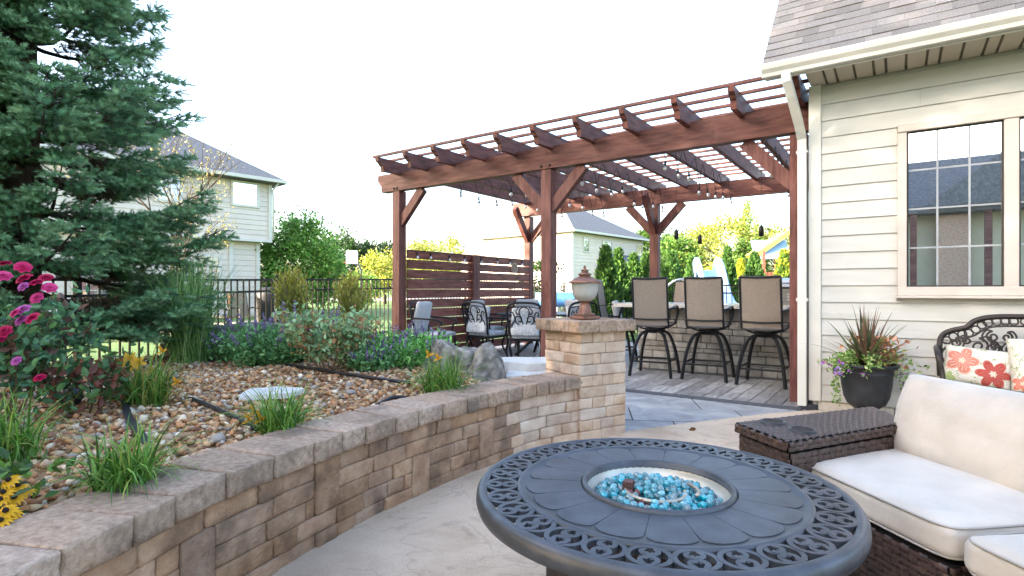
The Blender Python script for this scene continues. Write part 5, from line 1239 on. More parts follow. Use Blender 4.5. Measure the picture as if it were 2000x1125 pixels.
m_fl1 = floral('floral_print_red', [(-0.08, 0.035, 0.105, 5, 'b8705f', 'cb9c8b', 'bfae98'), (0.10, -0.035, 0.10, 6, '9c4038', 'ad5c52', 'c3b4a2'), (-0.15, -0.10, 0.05, 5, '8d9a63', 'a9b27c', '8d9a63')])
m_fl2 = floral('floral_print_orange', [(0.02, 0.03, 0.13, 7, 'bf8e68', 'c9b69c', 'ab7550'), (-0.14, -0.12, 0.06, 5, 'c46a56', 'd9a08c', 'c9b9a0'), (0.15, -0.11, 0.07, 6, 'a83c34', 'b9574c', 'd3c3b0')])
o = tag(link('throw_pillow', pillow_mesh('throw_pillow', 0.40, 0.29, 0.13, m_fl1, 4, 0.12)), 'small white pillow with red flowers at the left end of the bench', 'pillow')
o.location = (0.47, 5.22, 0.545); o.rotation_euler = (-0.32, 0.09, -0.14)
o = tag(link('throw_pillow', pillow_mesh('throw_pillow', 0.42, 0.40, 0.14, m_fl2, 9, 0.12)), 'larger white pillow with orange flower on the bench, cut by the frame', 'pillow')
o.location = (0.84, 5.16, 0.585); o.rotation_euler = (-0.3, -0.06, -0.05)
# ================================================================ raised gravel bed
BEDP = [(-1.15, -1.0), (-1.52, -0.3), (-1.75, 0.1), (-1.90, 0.42), (-2.02, 0.70), (-2.14, 0.98), (-2.22, 1.30), (-2.28, 1.62), (-2.32, 1.92), (-2.335, 2.2), (-2.33, 2.5), (-2.31, 2.88), (-2.26, 3.3), (-2.20, 3.75), (-2.55, 4.35), (-3.3, 4.55), (-4.4, 4.95), (-5.6, 5.0), (-6.6, 4.6), (-7.0, 3.4), (-6.85, 2.2), (-6.5, 0.6), (-6.2, -1.0)]
OUT = [(-2.20, 3.75), (-2.55, 4.35), (-3.3, 4.55), (-4.4, 4.95), (-5.6, 5.0), (-6.6, 4.6), (-7.0, 3.4), (-6.85, 2.2), (-6.5, 0.6), (-6.2, -1.0)]
BP = np.array(BEDP); OP = np.array(OUT)
def inside(P):
    x, y = P[:, 0], P[:, 1]; r = np.zeros(len(P), bool); n = len(BP); j = n-1
    for i in range(n):
        xi, yi = BP[i]; xj, yj = BP[j]
        c = ((yi > y) != (yj > y)) & (x < (xj-xi)*(y-yi)/(yj-yi+1e-12)+xi); r ^= c; j = i
    return r
def edge_d(P):
    d = np.full(len(P), 9.0)
    for a, c in zip(OP[:-1], OP[1:]):
        ab = c-a; t = np.clip(((P-a) @ ab)/(ab @ ab), 0, 1); d = np.minimum(d, np.linalg.norm(P-(a+t[:, None]*ab), axis=1))
    return d
def zbed(P):
    P = np.atleast_2d(np.asarray(P, float)); e = np.clip(edge_d(P)/0.75, 0, 1); e = e*e*(3-2*e)
    return 0.06+0.365*e+0.018*np.sin(P[:, 0]*2.3+1)*np.sin(P[:, 1]*1.9)
def zb(x, y): return float(zbed([(x, y)])[0])
m_soil = M('bed_fines', ['7d6048', 'a5835f', 'c2a382'], scale=90, detail=4, rough=1, bump=1.0, bscale=60)
gx = np.arange(-7.1, -1.1, 0.11); gy = np.arange(-1.1, 5.1, 0.11)
XX, YY = np.meshgrid(gx, gy, indexing='ij'); PPg = np.stack([XX.ravel(), YY.ravel()], 1); ins = inside(PPg).reshape(XX.shape)
ZZ = zbed(PPg).reshape(XX.shape)-0.015
V = np.stack([XX.ravel(), YY.ravel(), np.where(ins, ZZ, ZZ*0+0.0).ravel()], 1); ny = len(gy)
F = [(i*ny+j, (i+1)*ny+j, (i+1)*ny+j+1, i*ny+j+1) for i in range(len(gx)-1) for j in range(ny-1) if ins[i:i+2, j:j+2].all()]
tag(npmesh('garden_bed', V, np.array(F), m_soil, sm=True), kind='structure')
m_grav = M('river_gravel', [(0.80, 0.80, 0.80), (1, 1, 1), (1.0, 0.97, 0.93)], scale=60, detail=5, rough=0.75, vcol=True, bump=0.25, bscale=120)
def ico(sub, amp, seed):
    bm = bmesh.new(); bmesh.ops.create_icosphere(bm, subdivisions=sub, radius=1)
    v = []
    for q in bm.verts:
        k = mnoise.noise(q.co*1.4+Vector((seed*4.1, 0, 0))); v.append(tuple(q.co*(1+amp*k)))
    f = [[q.index for q in g.verts] for g in bm.faces]; bm.free(); return np.array(v), np.array(f)
GC = ['b08a62', 'bd976e', 'cbab84', '94664a', 'ab7a52', 'c9ae90', 'd0bda4', 'b98458', 'a5825f', 'b59a80', 'd8cab4', 'c49a70', 'b99c7c', '7f5a42', 'b58058', 'a87b56', '9a9088']
for part, (near, n0) in enumerate(((True, 9000), (False, 21000))):
    P = np.stack([nr.uniform(-7.1, -1.2, 78000), nr.uniform(-1.0, 5.0, 78000)], 1); P = P[inside(P)]
    dd = P @ np.array([FW.x, FW.y]); xx = P @ np.array([RT.x, RT.y])
    vis = (dd > -0.3) & (xx > -2.0*np.maximum(dd, 0)-2.2)
    P = P[vis]; dd = dd[vis]
    sel = (dd < 1.5) if near else (dd >= 1.47)
    P = P[sel][:n0]
    for v_ in range(3):
        Q = P[v_::3]; n = len(Q); tv, tf = ico(2 if near else 1, 0.75, v_+part*5)
        s = np.clip(nr.lognormal(math.log(0.0148), 0.34, n), 0.008, 0.034)
        sc = np.stack([s*nr.uniform(0.85, 1.5, n), s*nr.uniform(0.7, 1.1, n), s*nr.uniform(0.45, 0.8, n)], 1)
        Z = zbed(Q)+nr.uniform(-0.008, 0.016, n)
        D = np.tile([[0, 0, 1.0]], (n, 1))+nr.normal(0, 0.3, (n, 3))
        o = scatter('gravel', tv, tf, np.column_stack([Q, Z]), frames(D), sc, m_grav, None, colmix(GC, n, 0.14), sm=True)
        tag(o, 'loose tan and cream river gravel covering the raised bed', 'gravel', kind='stuff')
# ---------------------------------------------------------------- boulders, slabs, hose, spot light
m_rock = M('lichen_boulder', ['55514b', '837e77', 'b0aaa2'], scale=13, detail=10, rough=0.95, bump=1.0, bscale=16, bdetail=10, stain=(9, 0.7, '37332f'))
m_lime = M('limestone_slab', ['b9b5b0', 'c8c5c0', 'd3d0cb'], scale=9, detail=7, rough=0.9, bump=0.5, bscale=30)
def rock_mesh(seed, amp):
    bm = bmesh.new(); bmesh.ops.create_icosphere(bm, subdivisions=5, radius=1); o_ = Vector((seed*5.3, seed*2.1, seed))
    r = random.Random(seed); planes = [(Vector((r.gauss(0, 1), r.gauss(0, 1), r.gauss(0, 1))).normalized(), r.uniform(0.62, 0.9)) for _ in range(11)]
    for v in bm.verts:
        c = v.co.copy()
        for nrm_, h in planes:
            e = c.dot(nrm_)-h
            if e > 0: c -= nrm_*e*0.9
        q = c*1.6+o_; c += v.co*(mnoise.noise(q)*0.16+mnoise.noise(q*3)*0.07+mnoise.noise(Vector((q.x*3, q.y*3, q.z*11)))*0.05+mnoise.noise(q*9)*0.05+mnoise.noise(q*17)*0.03)
        v.co = c*1.12
    me = bpy.data.meshes.new('boulder'); bm.to_mesh(me); bm.free(); return smooth(me)
def rock(name, label, cat, loc, s, seed, m, rz=0.0, amp=0.32, tilt=(0, 0), sub=4):
    me = rock_mesh(seed, amp); me.materials.append(m); o = link(name, me); o.location = loc; o.scale = s; o.rotation_euler = (tilt[0], tilt[1], rz); return tag(o, label, cat)
rock('boulder', 'low grey boulder behind the salvia near the fence', 'boulder', (-5.55, 3.15, 0.52), (0.62, 0.26, 0.24), 3, m_rock, 1.0)
rock('boulder', 'pitted grey boulder with lichen behind the right daylily clump', 'boulder', (-3.10, 3.60, 0.46), (0.26, 0.2, 0.22), 8, m_rock, 0.5)
rock('boulder', 'upright dark boulder beside the white limestone slab', 'boulder', (-2.76, 3.62, 0.42), (0.15, 0.19, 0.21), 12, m_rock, 0.4, 0.25, (0.1, 0.15))
def slab(name, label, poly, z0_, z1_, loc, rz, m):
    b = B(); n = len(poly); vs = [(x, y, z0_) for x, y in poly]+[(x*0.97, y*0.97, z1_) for x, y in poly]
    b.add(vs, [tuple(range(n))[::-1], tuple(range(n, 2*n))]+[(i, (i+1) % n, n+(i+1) % n, n+i) for i in range(n)])
    me = b.mesh(name, m); bm = bmesh.new(); bm.from_mesh(me); bmesh.ops.subdivide_edges(bm, edges=bm.edges[:], cuts=3, use_grid_fill=True); bmesh.ops.triangulate(bm, faces=[f for f in bm.faces if len(f.verts) > 4])
    for v in bm.verts: v.co += mnoise.noise_vector(v.co*9+Vector((len(label), 0, 0)))*0.010
    bm.to_mesh(me); bm.free(); o = link(name, me); o.location = loc; o.rotation_euler = (0, 0, rz); return tag(o, label, 'stone slab')
slab('stone_slab', 'thick white limestone slab lying beside the boulders', [(-0.34, -0.2), (0.05, -0.26), (0.32, -0.2), (0.36, 0.1), (0.2, 0.24), (-0.2, 0.22), (-0.38, 0.05)], 0, 0.13, (-2.78, 4.20, 0.345), YAW-0.1, m_lime)
slab('stone_slab', 'lower white limestone slab under the thick slab by the wall', [(-0.3, -0.2), (0.3, -0.22), (0.36, 0.15), (-0.25, 0.2)], 0, 0.08, (-2.50, 3.99, 0.33), YAW, m_lime)
slab('flagstone', 'flat grey flagstone set in the gravel', [(-0.17, -0.13), (0.12, -0.17), (0.2, 0.02), (0.02, 0.16), (-0.15, 0.1)], 0, 0.03, (-3.28, 2.03, zb(-3.28, 2.03)+0.008), 0.9, m_lime)
m_hose = M('drip_hose', ['1b1a1e', '2a282d'], rough=0.5)
def hose(label, pts, r, flat=None):
    P = catmull([(x, y, zb(x, y)+0.02+dz) for x, y, dz in pts], 8); b = B(); b.tube(P, r, n=8 if not flat else 4, flat=flat); o = b.obj('garden_edging', m_hose); tag(o, label, 'edging')
def bw(px_, py_, z=0.44): d = (1.1-z)*1085/(py_-568); v = pw(px_, d); return v.x, v.y
hose('black edging strip between the two left daylily clumps', [(*bw(243, 785), 0.012), (*bw(250, 815), 0.008), (*bw(264, 845), 0.01), (*bw(288, 872), -0.01)], 0.012, (0.035, 0.012))
hose('black drip hose running to the middle daylily clump', [(*bw(372, 777), -0.01), (*bw(405, 797), 0.012), (*bw(450, 818), 0.01), (*bw(500, 838), -0.01)], 0.013)
hose('long black drip hose curving in front of the shrubs', [(*bw(560, 714), 0), (*bw(610, 728), 0.014), (*bw(660, 735), 0.01), (*bw(730, 743), 0.012), (*bw(800, 747), 0.0)], 0.013)
hose('short black drip hose by the cap stones', [(*bw(735, 785), -0.01), (*bw(770, 776), 0.012), (*bw(806, 772), -0.008)], 0.012)
x, y = bw(138, 784); spt = empty('spot_light', 'black garden spotlight in the gravel under the rose bush', 'garden light', (x, y, zb(x, y)))
b = B(); b.lathe([(0.0, 0.0), (0.045, 0.0), (0.052, 0.05), (0.058, 0.052), (0.058, 0.062), (0.05, 0.075), (0.052, 0.115), (0.044, 0.115), (0.04, 0.09), (0, 0.09)], 16); o = b.obj('housing', M('black_fixture', ['1a1d24', '262a33'], rough=0.45), spt); o.rotation_euler = (-0.25, -0.35, 0)
# ================================================================ plants
m_blade = M('grass_blade', [(1, 1, 1), (1, 1, 1)], rough=0.5, vcol=True, trans=0.3, spec=0.4)
m_leaf = M('shrub_leaf', [(1, 1, 1), (1, 1, 1)], rough=0.5, vcol=True, trans=0.25, spec=0.4)
m_petal = M('petal', [(1, 1, 1), (1, 1, 1)], rough=0.6, vcol=True, trans=0.3)
m_stem = M('green_stem', ['4c6632', '60793d'], rough=0.7)
def blades(name, root, n, base_r, length, width, cols, lean=(0.2, 1.0), droop=0.9, seg=6, zdir=1.0):
    """arching strap leaves in one mesh"""
    a = nr.uniform(0, 2*PI, n); L_ = length*nr.uniform(0.6, 1.12, n); ln = nr.uniform(lean[0], lean[1], n); w_ = width*nr.uniform(0.7, 1.2, n)
    br = base_r*np.sqrt(nr.uniform(0, 1, n)); ab = nr.uniform(0, 2*PI, n)
    V = np.zeros((n, seg+1, 2, 3)); dx, dy = np.cos(a), np.sin(a); tw = nr.normal(0, 0.5, n)
    px_ = br*np.cos(ab); py_ = br*np.sin(ab); pz = np.zeros(n)-0.01; th = ln*0.35
    for k in range(seg+1):
        t = k/seg; wk = w_*(1-t**2.2)*(0.6+0.4*min(1, t*4))+0.0006
        sx, sy = -dy*np.cos(tw), dx*np.cos(tw); sz = np.sin(tw)*0.6
        for q, s in ((0, -0.5), (1, 0.5)):
            V[:, k, q, 0] = px_+sx*wk*s; V[:, k, q, 1] = py_+sy*wk*s; V[:, k, q, 2] = pz+sz*wk*s
        st = L_/seg; px_ = px_+dx*np.sin(th)*st; py_ = py_+dy*np.sin(th)*st; pz = pz+np.cos(th)*st*zdir; th = th+droop*ln*1.9/seg*(0.5+t)
    F = []
    for k in range(seg): F.append(np.stack([np.arange(n)*(seg+1)*2+k*2+q for q in (0, 1, 3, 2)], 1))
    F = np.concatenate(F); cc = np.repeat(colmix(cols, n, 0.16), (seg+1)*2, axis=0)
    return npmesh(name, V, F, m_blade, root, cc, True)
LILY = ['4f7a2c', '63913a', '7ba548', '3f6626', '8a9c48']
def flower_mesh(name, npet, L_, wd, col, cup, colc=None, double=1, m=None):
    v = []; f = []; cc = []; base = np.array(c3(col)[:3])
    for q in range(double):
        for k in range(npet):
            a = 2*PI*(k+0.5*q)/npet; ca, sa = math.cos(a), math.sin(a); i0 = len(v); sg = 4; l_ = L_*(1-0.25*q)
            for s in range(sg+1):
                t = s/sg; r = l_*t*math.cos(cup+q*0.35-t*0.5); z = l_*t*math.sin(cup+q*0.35-t*0.5)+0.003*q; w_ = wd*(1-0.2*q)*math.sin(min(PI*0.97, PI*(0.12+0.82*t)))
                for u in (-1, 0, 1):
                    v.append((ca*r-sa*w_*u/2, sa*r+ca*w_*u/2, z+0.12*w_*abs(u))); cc.append(base*(0.75+0.35*t+0.08*math.sin(k*3.1)))
            for s in range(sg):
                for u in (0, 1): f.append((i0+s*3+u, i0+s*3+u+1, i0+s*3+u+4, i0+s*3+u+3))
    me = bpy.data.meshes.new(name); me.from_pydata(v, [], f); at_ = me.color_attributes.new('Col', 'FLOAT_COLOR', 'POINT')
    for i, c in enumerate(cc): at_.data[i].color = (*np.clip(c, 0, 1), 1)
    me.materials.append(m or m_petal); return smooth(me)
lilyfl = flower_mesh('flower', 6, 0.055, 0.026, 'd9a52a', 0.7)
lilybud = flower_mesh('flower', 3, 0.05, 0.018, 'd99a24', 1.35)
def lily(label, px_, py_, n, r, L_, flowers=(), wid=0.012, seedc=LILY, z=None):
    x, y = bw(px_, py_); zz = zb(x, y); root = empty('daylily', label, 'plant', (x, y, zz), 0, 'daylily clumps in the gravel')
    blades('leaves', root, int(n*1.7), r*1.2, L_*1.12, wid*0.72, seedc, (0.3, 1.55), 1.15)
    for dx, dz, bud in flowers:
        v = RT*dx+FW*rnd.uniform(-0.04, 0.04); b = B(); b.tube(catmull([(0, 0, 0), (v.x*0.5, v.y*0.5, dz*0.6), (v.x, v.y, dz)], 4), 0.003, n=5); b.obj('stem', m_stem, root)
        fd = (RT*rnd.uniform(-0.3, 0.3)-FW*0.9+Vector((0, 0, 0.5))).to_track_quat('Z', 'Y').to_euler()
        child('flower', lilybud if bud else lilyfl, root, (v.x, v.y, dz), fd)
lily('daylily clump with yellow flowers in front of the fence', 287, 786, 170, 0.09, 0.36, ((-0.10, 0.27, 0), (-0.03, 0.25, 0), (0.11, 0.32, 1), (0.2, 0.14, 1), (0.02, 0.2, 1)), 0.011, LILY+['9a8a45', '8f7d40'])
lily('daylily clump with small spent flowers above the middle of the wall', 548, 846, 150, 0.07, 0.27, ((-0.12, 0.1, 1), (-0.07, 0.08, 1), (-0.15, 0.06, 1)), 0.010)
lily('leafy daylily clump without flowers spilling over the near wall', 243, 962, 150, 0.07, 0.26, (), 0.011)
lily('daylily clump with one yellow bud by the boulders', 865, 766, 210, 0.10, 0.33, ((-0.09, 0.27, 1), (-0.02, 0.25, 1)), 0.010)
lily('daylily clump at the left edge below the roses', 12, 905, 110, 0.08, 0.3, (), 0.012)
# black-eyed susans
bes = flower_mesh('flower', 13, 0.034, 0.011, 'e0a912', 0.12)
m_eye = M('dark_flower_eye', ['1a0f0b', '2c1a12'], rough=0.9)
b = B(); b.lathe([(0.0, 0.012), (0.006, 0.010), (0.009, 0.003), (0.008, -0.002)], 10); eye_me = b.mesh('flower_eye', m_eye)
x, y = pw(-10, 1.66).x, pw(-10, 1.66).y; rb = empty('black_eyed_susan', 'black-eyed susan with yellow flowers at the lower left edge', 'plant', (x, y, zb(x, y)))
for k, (px_, py_, d) in enumerate(((18, 938, 1.60), (36, 950, 1.62), (8, 962, 1.58), (28, 972, 1.60), (50, 958, 1.66), (0, 978, 1.55), (12, 998, 1.50), (2, 1018, 1.48), (22, 1003, 1.52), (-25, 950, 1.6), (-40, 990, 1.55))):
    w_ = pw(px_, d, 1.1-(py_-568)*d/1085); q = w_-Vector((x, y, zb(x, y)))
    b = B(); b.tube(catmull([(q.x*0.2, q.y*0.2, 0), (q.x*0.8, q.y*0.8, q.z*0.6), q], 4), 0.0025, n=5); b.obj('stem', m_stem, rb)
    fd = (Vector((rnd.uniform(-0.4, 0.4), rnd.uniform(-0.4, 0.4), 1))-FW*0.45).to_track_quat('Z', 'Y').to_euler()
    o = child('flower', bes, rb, q, fd, [0.85]*3); child('flower_eye', eye_me, o, (0, 0, 0.003))
def leafcloud(name, root, P, size, cols, m=None, tv=LEAF_V, tf=LEAF_F, up=0.3, jit=0.18, squash=1.0):
    n = len(P); D = rdir(n)+np.array([0, 0, up]); sc = size*nr.uniform(0.65, 1.25, n); s3 = np.stack([sc*squash, sc*squash, sc], 1)
    return scatter(name, tv, tf, P, frames(D), s3, m or m_leaf, root, np.clip(colmix(cols, n, jit)*1.22, 0, 1))
leafcloud('leaves', rb, np.column_stack([nr.normal(0, 0.08, 90), nr.normal(0, 0.08, 90), nr.uniform(0.0, 0.14, 90)]), 0.05, ['3c5a26', '52732f', '2f4a1f'])
# ---------------------------------------------------------------- shrubs built on branching stems
def stems(root, n, h, spread, seed, r0=0.006, lev=2, up=0.85):
    r = random.Random(seed); b = B(); pts = []
    def go(p, d, l, rad, k):
        q = p+d*l; m_ = p.lerp(q, 0.5)+Vector((r.uniform(-1, 1), r.uniform(-1, 1), 0.3))*l*0.08
        b.tube([p, m_, q], [rad, rad*0.85, rad*0.6], n=5)
        for t in range(1, 9): pts.append(p.lerp(q, t/8) if k else p.lerp(q, 0.3+0.7*t/8))
        if k < lev:
            for _ in range(3): go(p.lerp(q, r.uniform(0.5, 1)), (d+Vector((r.uniform(-1, 1), r.uniform(-1, 1), r.uniform(-0.2, 0.7)))*0.7).normalized(), l*r.uniform(0.4, 0.65), rad*0.6, k+1)
    for k in range(n):
        a = 2*PI*k/n+r.uniform(-0.4, 0.4); d = Vector((math.cos(a)*spread, math.sin(a)*spread, up)).normalized(); go(Vector((math.cos(a)*0.05, math.sin(a)*0.05, -0.02)), d, h*r.uniform(0.4, 0.65), r0, 0)
    return b, np.array([tuple(p) for p in pts])
rosefl = [flower_mesh('flower', 7, 0.040, 0.052, c, 0.45, double=4) for c in ('d62468', 'c01650', 'e04488')]
rosepale = flower_mesh('flower', 7, 0.038, 0.05, 'd06ab4', 0.45, double=4)
m_wood = M('rose_stem', ['4a4a2c', '5e5036'], rough=0.8)
p = pw(-15, 2.75); rz_ = zb(p.x, p.y); rose = empty('rose_bush', 'tall rose bush with magenta flowers at the left edge', 'shrub', (p.x, p.y, rz_))
b, pts = stems(rose, 12, 0.80, 0.42, 5); b.obj('stems', m_wood, rose)
P = pts[nr.integers(0, len(pts), 2100)]+nr.normal(0, 0.035, (2100, 3)); P = P[P[:, 2] > 0.02]
leafcloud('leaves', rose, P, 0.052, ['3f6648', '4f7852', '5d875c', '385840', '6d5048', '6a9052'], squash=1.0)
for px_, py_, d, mi in ((45, 522, 2.55, 0), (48, 545, 2.6, 0), (5, 540, 2.5, 2), (72, 553, 2.6, 0), (97, 562, 2.62, 2), (46, 560, 2.7, 3), (72, 582, 2.6, 2), (30, 612, 2.45, 2), (45, 606, 2.5, 3), (64, 622, 2.45, 0), (42, 626, 2.5, 3), (8, 648, 2.4, 1), (10, 516, 2.7, 1), (-20, 580, 2.5, 0), (32, 705, 2.5, 3), (78, 738, 2.5, 1), (80, 825, 2.35, 1), (0, 660, 2.5, 0), (90, 543, 2.9, 1), (-45, 620, 2.5, 2)):
    w_ = pw(px_, d, 1.1-(py_-568)*d/1085)-Vector((p.x, p.y, rz_))
    fd = (Vector((rnd.uniform(-0.5, 0.5), rnd.uniform(-0.5, 0.5), 0.9))-FW*0.8).to_track_quat('Z', 'Y').to_euler()
    child('flower', rosepale if mi == 3 else rosefl[mi], rose, w_, fd, [rnd.uniform(0.62, 0.95)]*3)
p = pw(165, 3.1); low = empty('rose_bush', 'young rose shoots with reddish leaves leaning over the spotlight', 'shrub', (p.x, p.y, zb(p.x, p.y)))
b, pts = stems(low, 7, 0.46, 0.5, 9); b.obj('stems', m_wood, low)
P = pts[nr.integers(0, len(pts), 420)]+nr.normal(0, 0.025, (420, 3)); leafcloud('leaves', low, P, 0.06, ['3d5f3c', '4a6b42', '6a4038', '7d4a3c', '5a7a44'])
# flowerless rose shrub in the middle
p = pw(645, 4.55); sh = empty('rose_shrub', 'grey green rose shrub with bare stems in front of the salvia', 'shrub', (p.x, p.y, zb(p.x, p.y)))
b, pts = stems(sh, 13, 0.62, 0.55, 13, 0.006); b.obj('stems', M('dry_stem', ['7a6a55', '94846c'], rough=0.9), sh)
P = pts[nr.integers(0, len(pts), 2300)]+nr.normal(0, 0.035, (2300, 3)); P = P[P[:, 2] > 0.1]; leafcloud('leaves', sh, P, 0.047, ['7a9a6c', '8aa87a', '66875c', '94905c', '96704e', '9ab488'])
for k in range(4):
    q = Vector(pts[rnd.randrange(len(pts))]); q.z = max(q.z, 0.35); child('flower', rosepale, sh, q, (0.4, 0.3, k), (0.7, 0.7, 0.7))
# salvia
SPK_V = [(0, 0, 0), (0.5, 0, 0.2), (0, 0.5, 0.2), (-0.5, 0, 0.2), (0, -0.5, 0.2), (0, 0, 1)]; SPK_F = [(0, 1, 2), (0, 2, 3), (0, 3, 4), (0, 4, 1), (1, 5, 2), (2, 5, 3), (3, 5, 4), (4, 5, 1)]
def salvia(label, px_, d, rx, h, nst, seed, nl=1600, cols=('5a8650', '6d9a5f', '7dab6c', '4a7242')):
    p = pw(px_, d); root = empty('salvia', label, 'plant', (p.x, p.y, zb(p.x, p.y)), 0, 'purple salvia plants')
    r = random.Random(seed); b = B(); sp = []; lv = []
    for k in range(nst):
        a = r.uniform(0, 2*PI); rr = rx*math.sqrt(r.random()); top = Vector((math.cos(a)*rr*1.35, math.sin(a)*rr*1.35, h*r.uniform(0.62, 1.05)*(1-0.3*(rr/rx)**2))); bs = Vector((math.cos(a)*rr*0.5, math.sin(a)*rr*0.5, 0))
        b.tube([bs, bs.lerp(top, 0.55)+Vector((0, 0, 0.03)), top], [0.003, 0.0025, 0.0015], n=4)
        dv = (top-bs).normalized()
        if r.random() < 0.62:
            for t in range(9): sp.append(top-dv*(0.12-t*0.0135)+Vector((r.uniform(-1, 1), r.uniform(-1, 1), 0))*0.006)
        for t in range(int(1.5*nl/nst)): lv.append(bs.lerp(top, r.uniform(0.08, 0.74))+Vector((r.gauss(0, 1), r.gauss(0, 1), r.gauss(0, 0.6)))*0.035)
    b.obj('stems', m_stem, root)
    leafcloud('leaves', root, np.array([tuple(q) for q in lv]), 0.048, list(cols), squash=0.75, up=0.6)
    S_ = np.array([tuple(q) for q in sp]); n = len(S_); D = np.tile([[0, 0, 1.0]], (n, 1))+nr.normal(0, 0.5, (n, 3))
    scatter('flower_spikes', SPK_V, SPK_F, S_, frames(D), nr.uniform(0.014, 0.024, n), m_petal, root, colmix(['86709f', '9784ac', '766292', 'a993ba'], n))['kind'] = 'stuff'
salvia('purple salvia in front of the low boulder', 520, 5.05, 0.36, 0.52, 75, 1, 2000)
salvia('purple salvia leaning over the low boulder near the fence', 462, 5.45, 0.28, 0.46, 45, 2, 800)
salvia('purple salvia behind the flowerless rose shrub', 600, 5.35, 0.34, 0.60, 60, 3, 1500)
salvia('purple salvia behind the pitted boulder, left of the screen', 770, 4.95, 0.36, 0.42, 70, 4, 1900, ('639a4e', '76ac5b', '86b868', '52823e'))
salvia('small purple salvia right behind the pitted boulder', 838, 5.0, 0.22, 0.42, 34, 5, 800, ('64a24e', '78b45a', '8ac268', '54903e'))
salvia('low purple salvia in front of the screen post', 725, 4.7, 0.26, 0.30, 40, 6, 900)
# ornamental grasses
def grass(label, px_, d, n, r, L_, wid, cols, lean, droop, plume=None, name='ornamental_grass'):
    p = pw(px_, d); root = empty(name, label, 'grass', (p.x, p.y, zb(p.x, p.y) if inside(np.array([[p.x, p.y]]))[0] else 0.0), 0, 'ornamental grasses'); blades('leaves', root, n, r, L_, wid, cols, lean, droop, 8); return root
grass('tall arching green ornamental grass in front of the fence', 372, 5.3, 520, 0.15, 1.08, 0.010, ['6b9350', '80a85c', '94b86c', '5a8244', 'a3bd7c'], (0.05, 0.95), 1.0)
for lab, px_, d, h in (('feathery yellow green shrub standing left behind the salvia', 568, 6.2, 0.88), ('feathery yellow green shrub behind the rose shrub', 690, 6.4, 0.85)):
    p = pw(px_, d); root = empty('feathery_shrub', lab, 'shrub', (p.x, p.y, 0.4), 0, 'feathery yellow green shrubs')
    b = B(); tip = []
    for k in range(46):
        a = rnd.uniform(0, 2*PI); s_ = rnd.uniform(0.02, 0.24); q = Vector((math.cos(a)*s_, math.sin(a)*s_, h*rnd.uniform(0.72, 1.08))); b.tube([(math.cos(a)*0.05, math.sin(a)*0.05, -0.1), (q.x*0.5, q.y*0.5, h*0.5), q], [0.004, 0.003, 0.0015], n=4)
        for t in range(46): f = rnd.uniform(0.42, 1.0)**0.8; tip.append((q.x*f+rnd.gauss(0, 0.03), q.y*f+rnd.gauss(0, 0.03), q.z*f+rnd.gauss(0, 0.02)))
    b.obj('stems', M('dry_stem', ['7a6a55', '94846c'], rough=0.9), root)
    T = np.array(tip); n = len(T); D = np.tile([[0, 0, 1.0]], (n, 1))+nr.normal(0, 0.45, (n, 3)); lo = np.clip((T[:, 2:3]/h-0.4)*2, 0, 1)
    cc = colmix(['6b7a38', '7d8a40', '8f9248', '5a6c30'], n)*(1-lo)+colmix(['a39a3e', 'b3a648', '93913a'], n)*lo
    scatter('foliage', DIA_V, DIA_F, T, frames(D), np.stack([nr.uniform(0.02, 0.035, n)]*2+[nr.uniform(0.04, 0.09, n)], 1), m_leaf, root, cc)
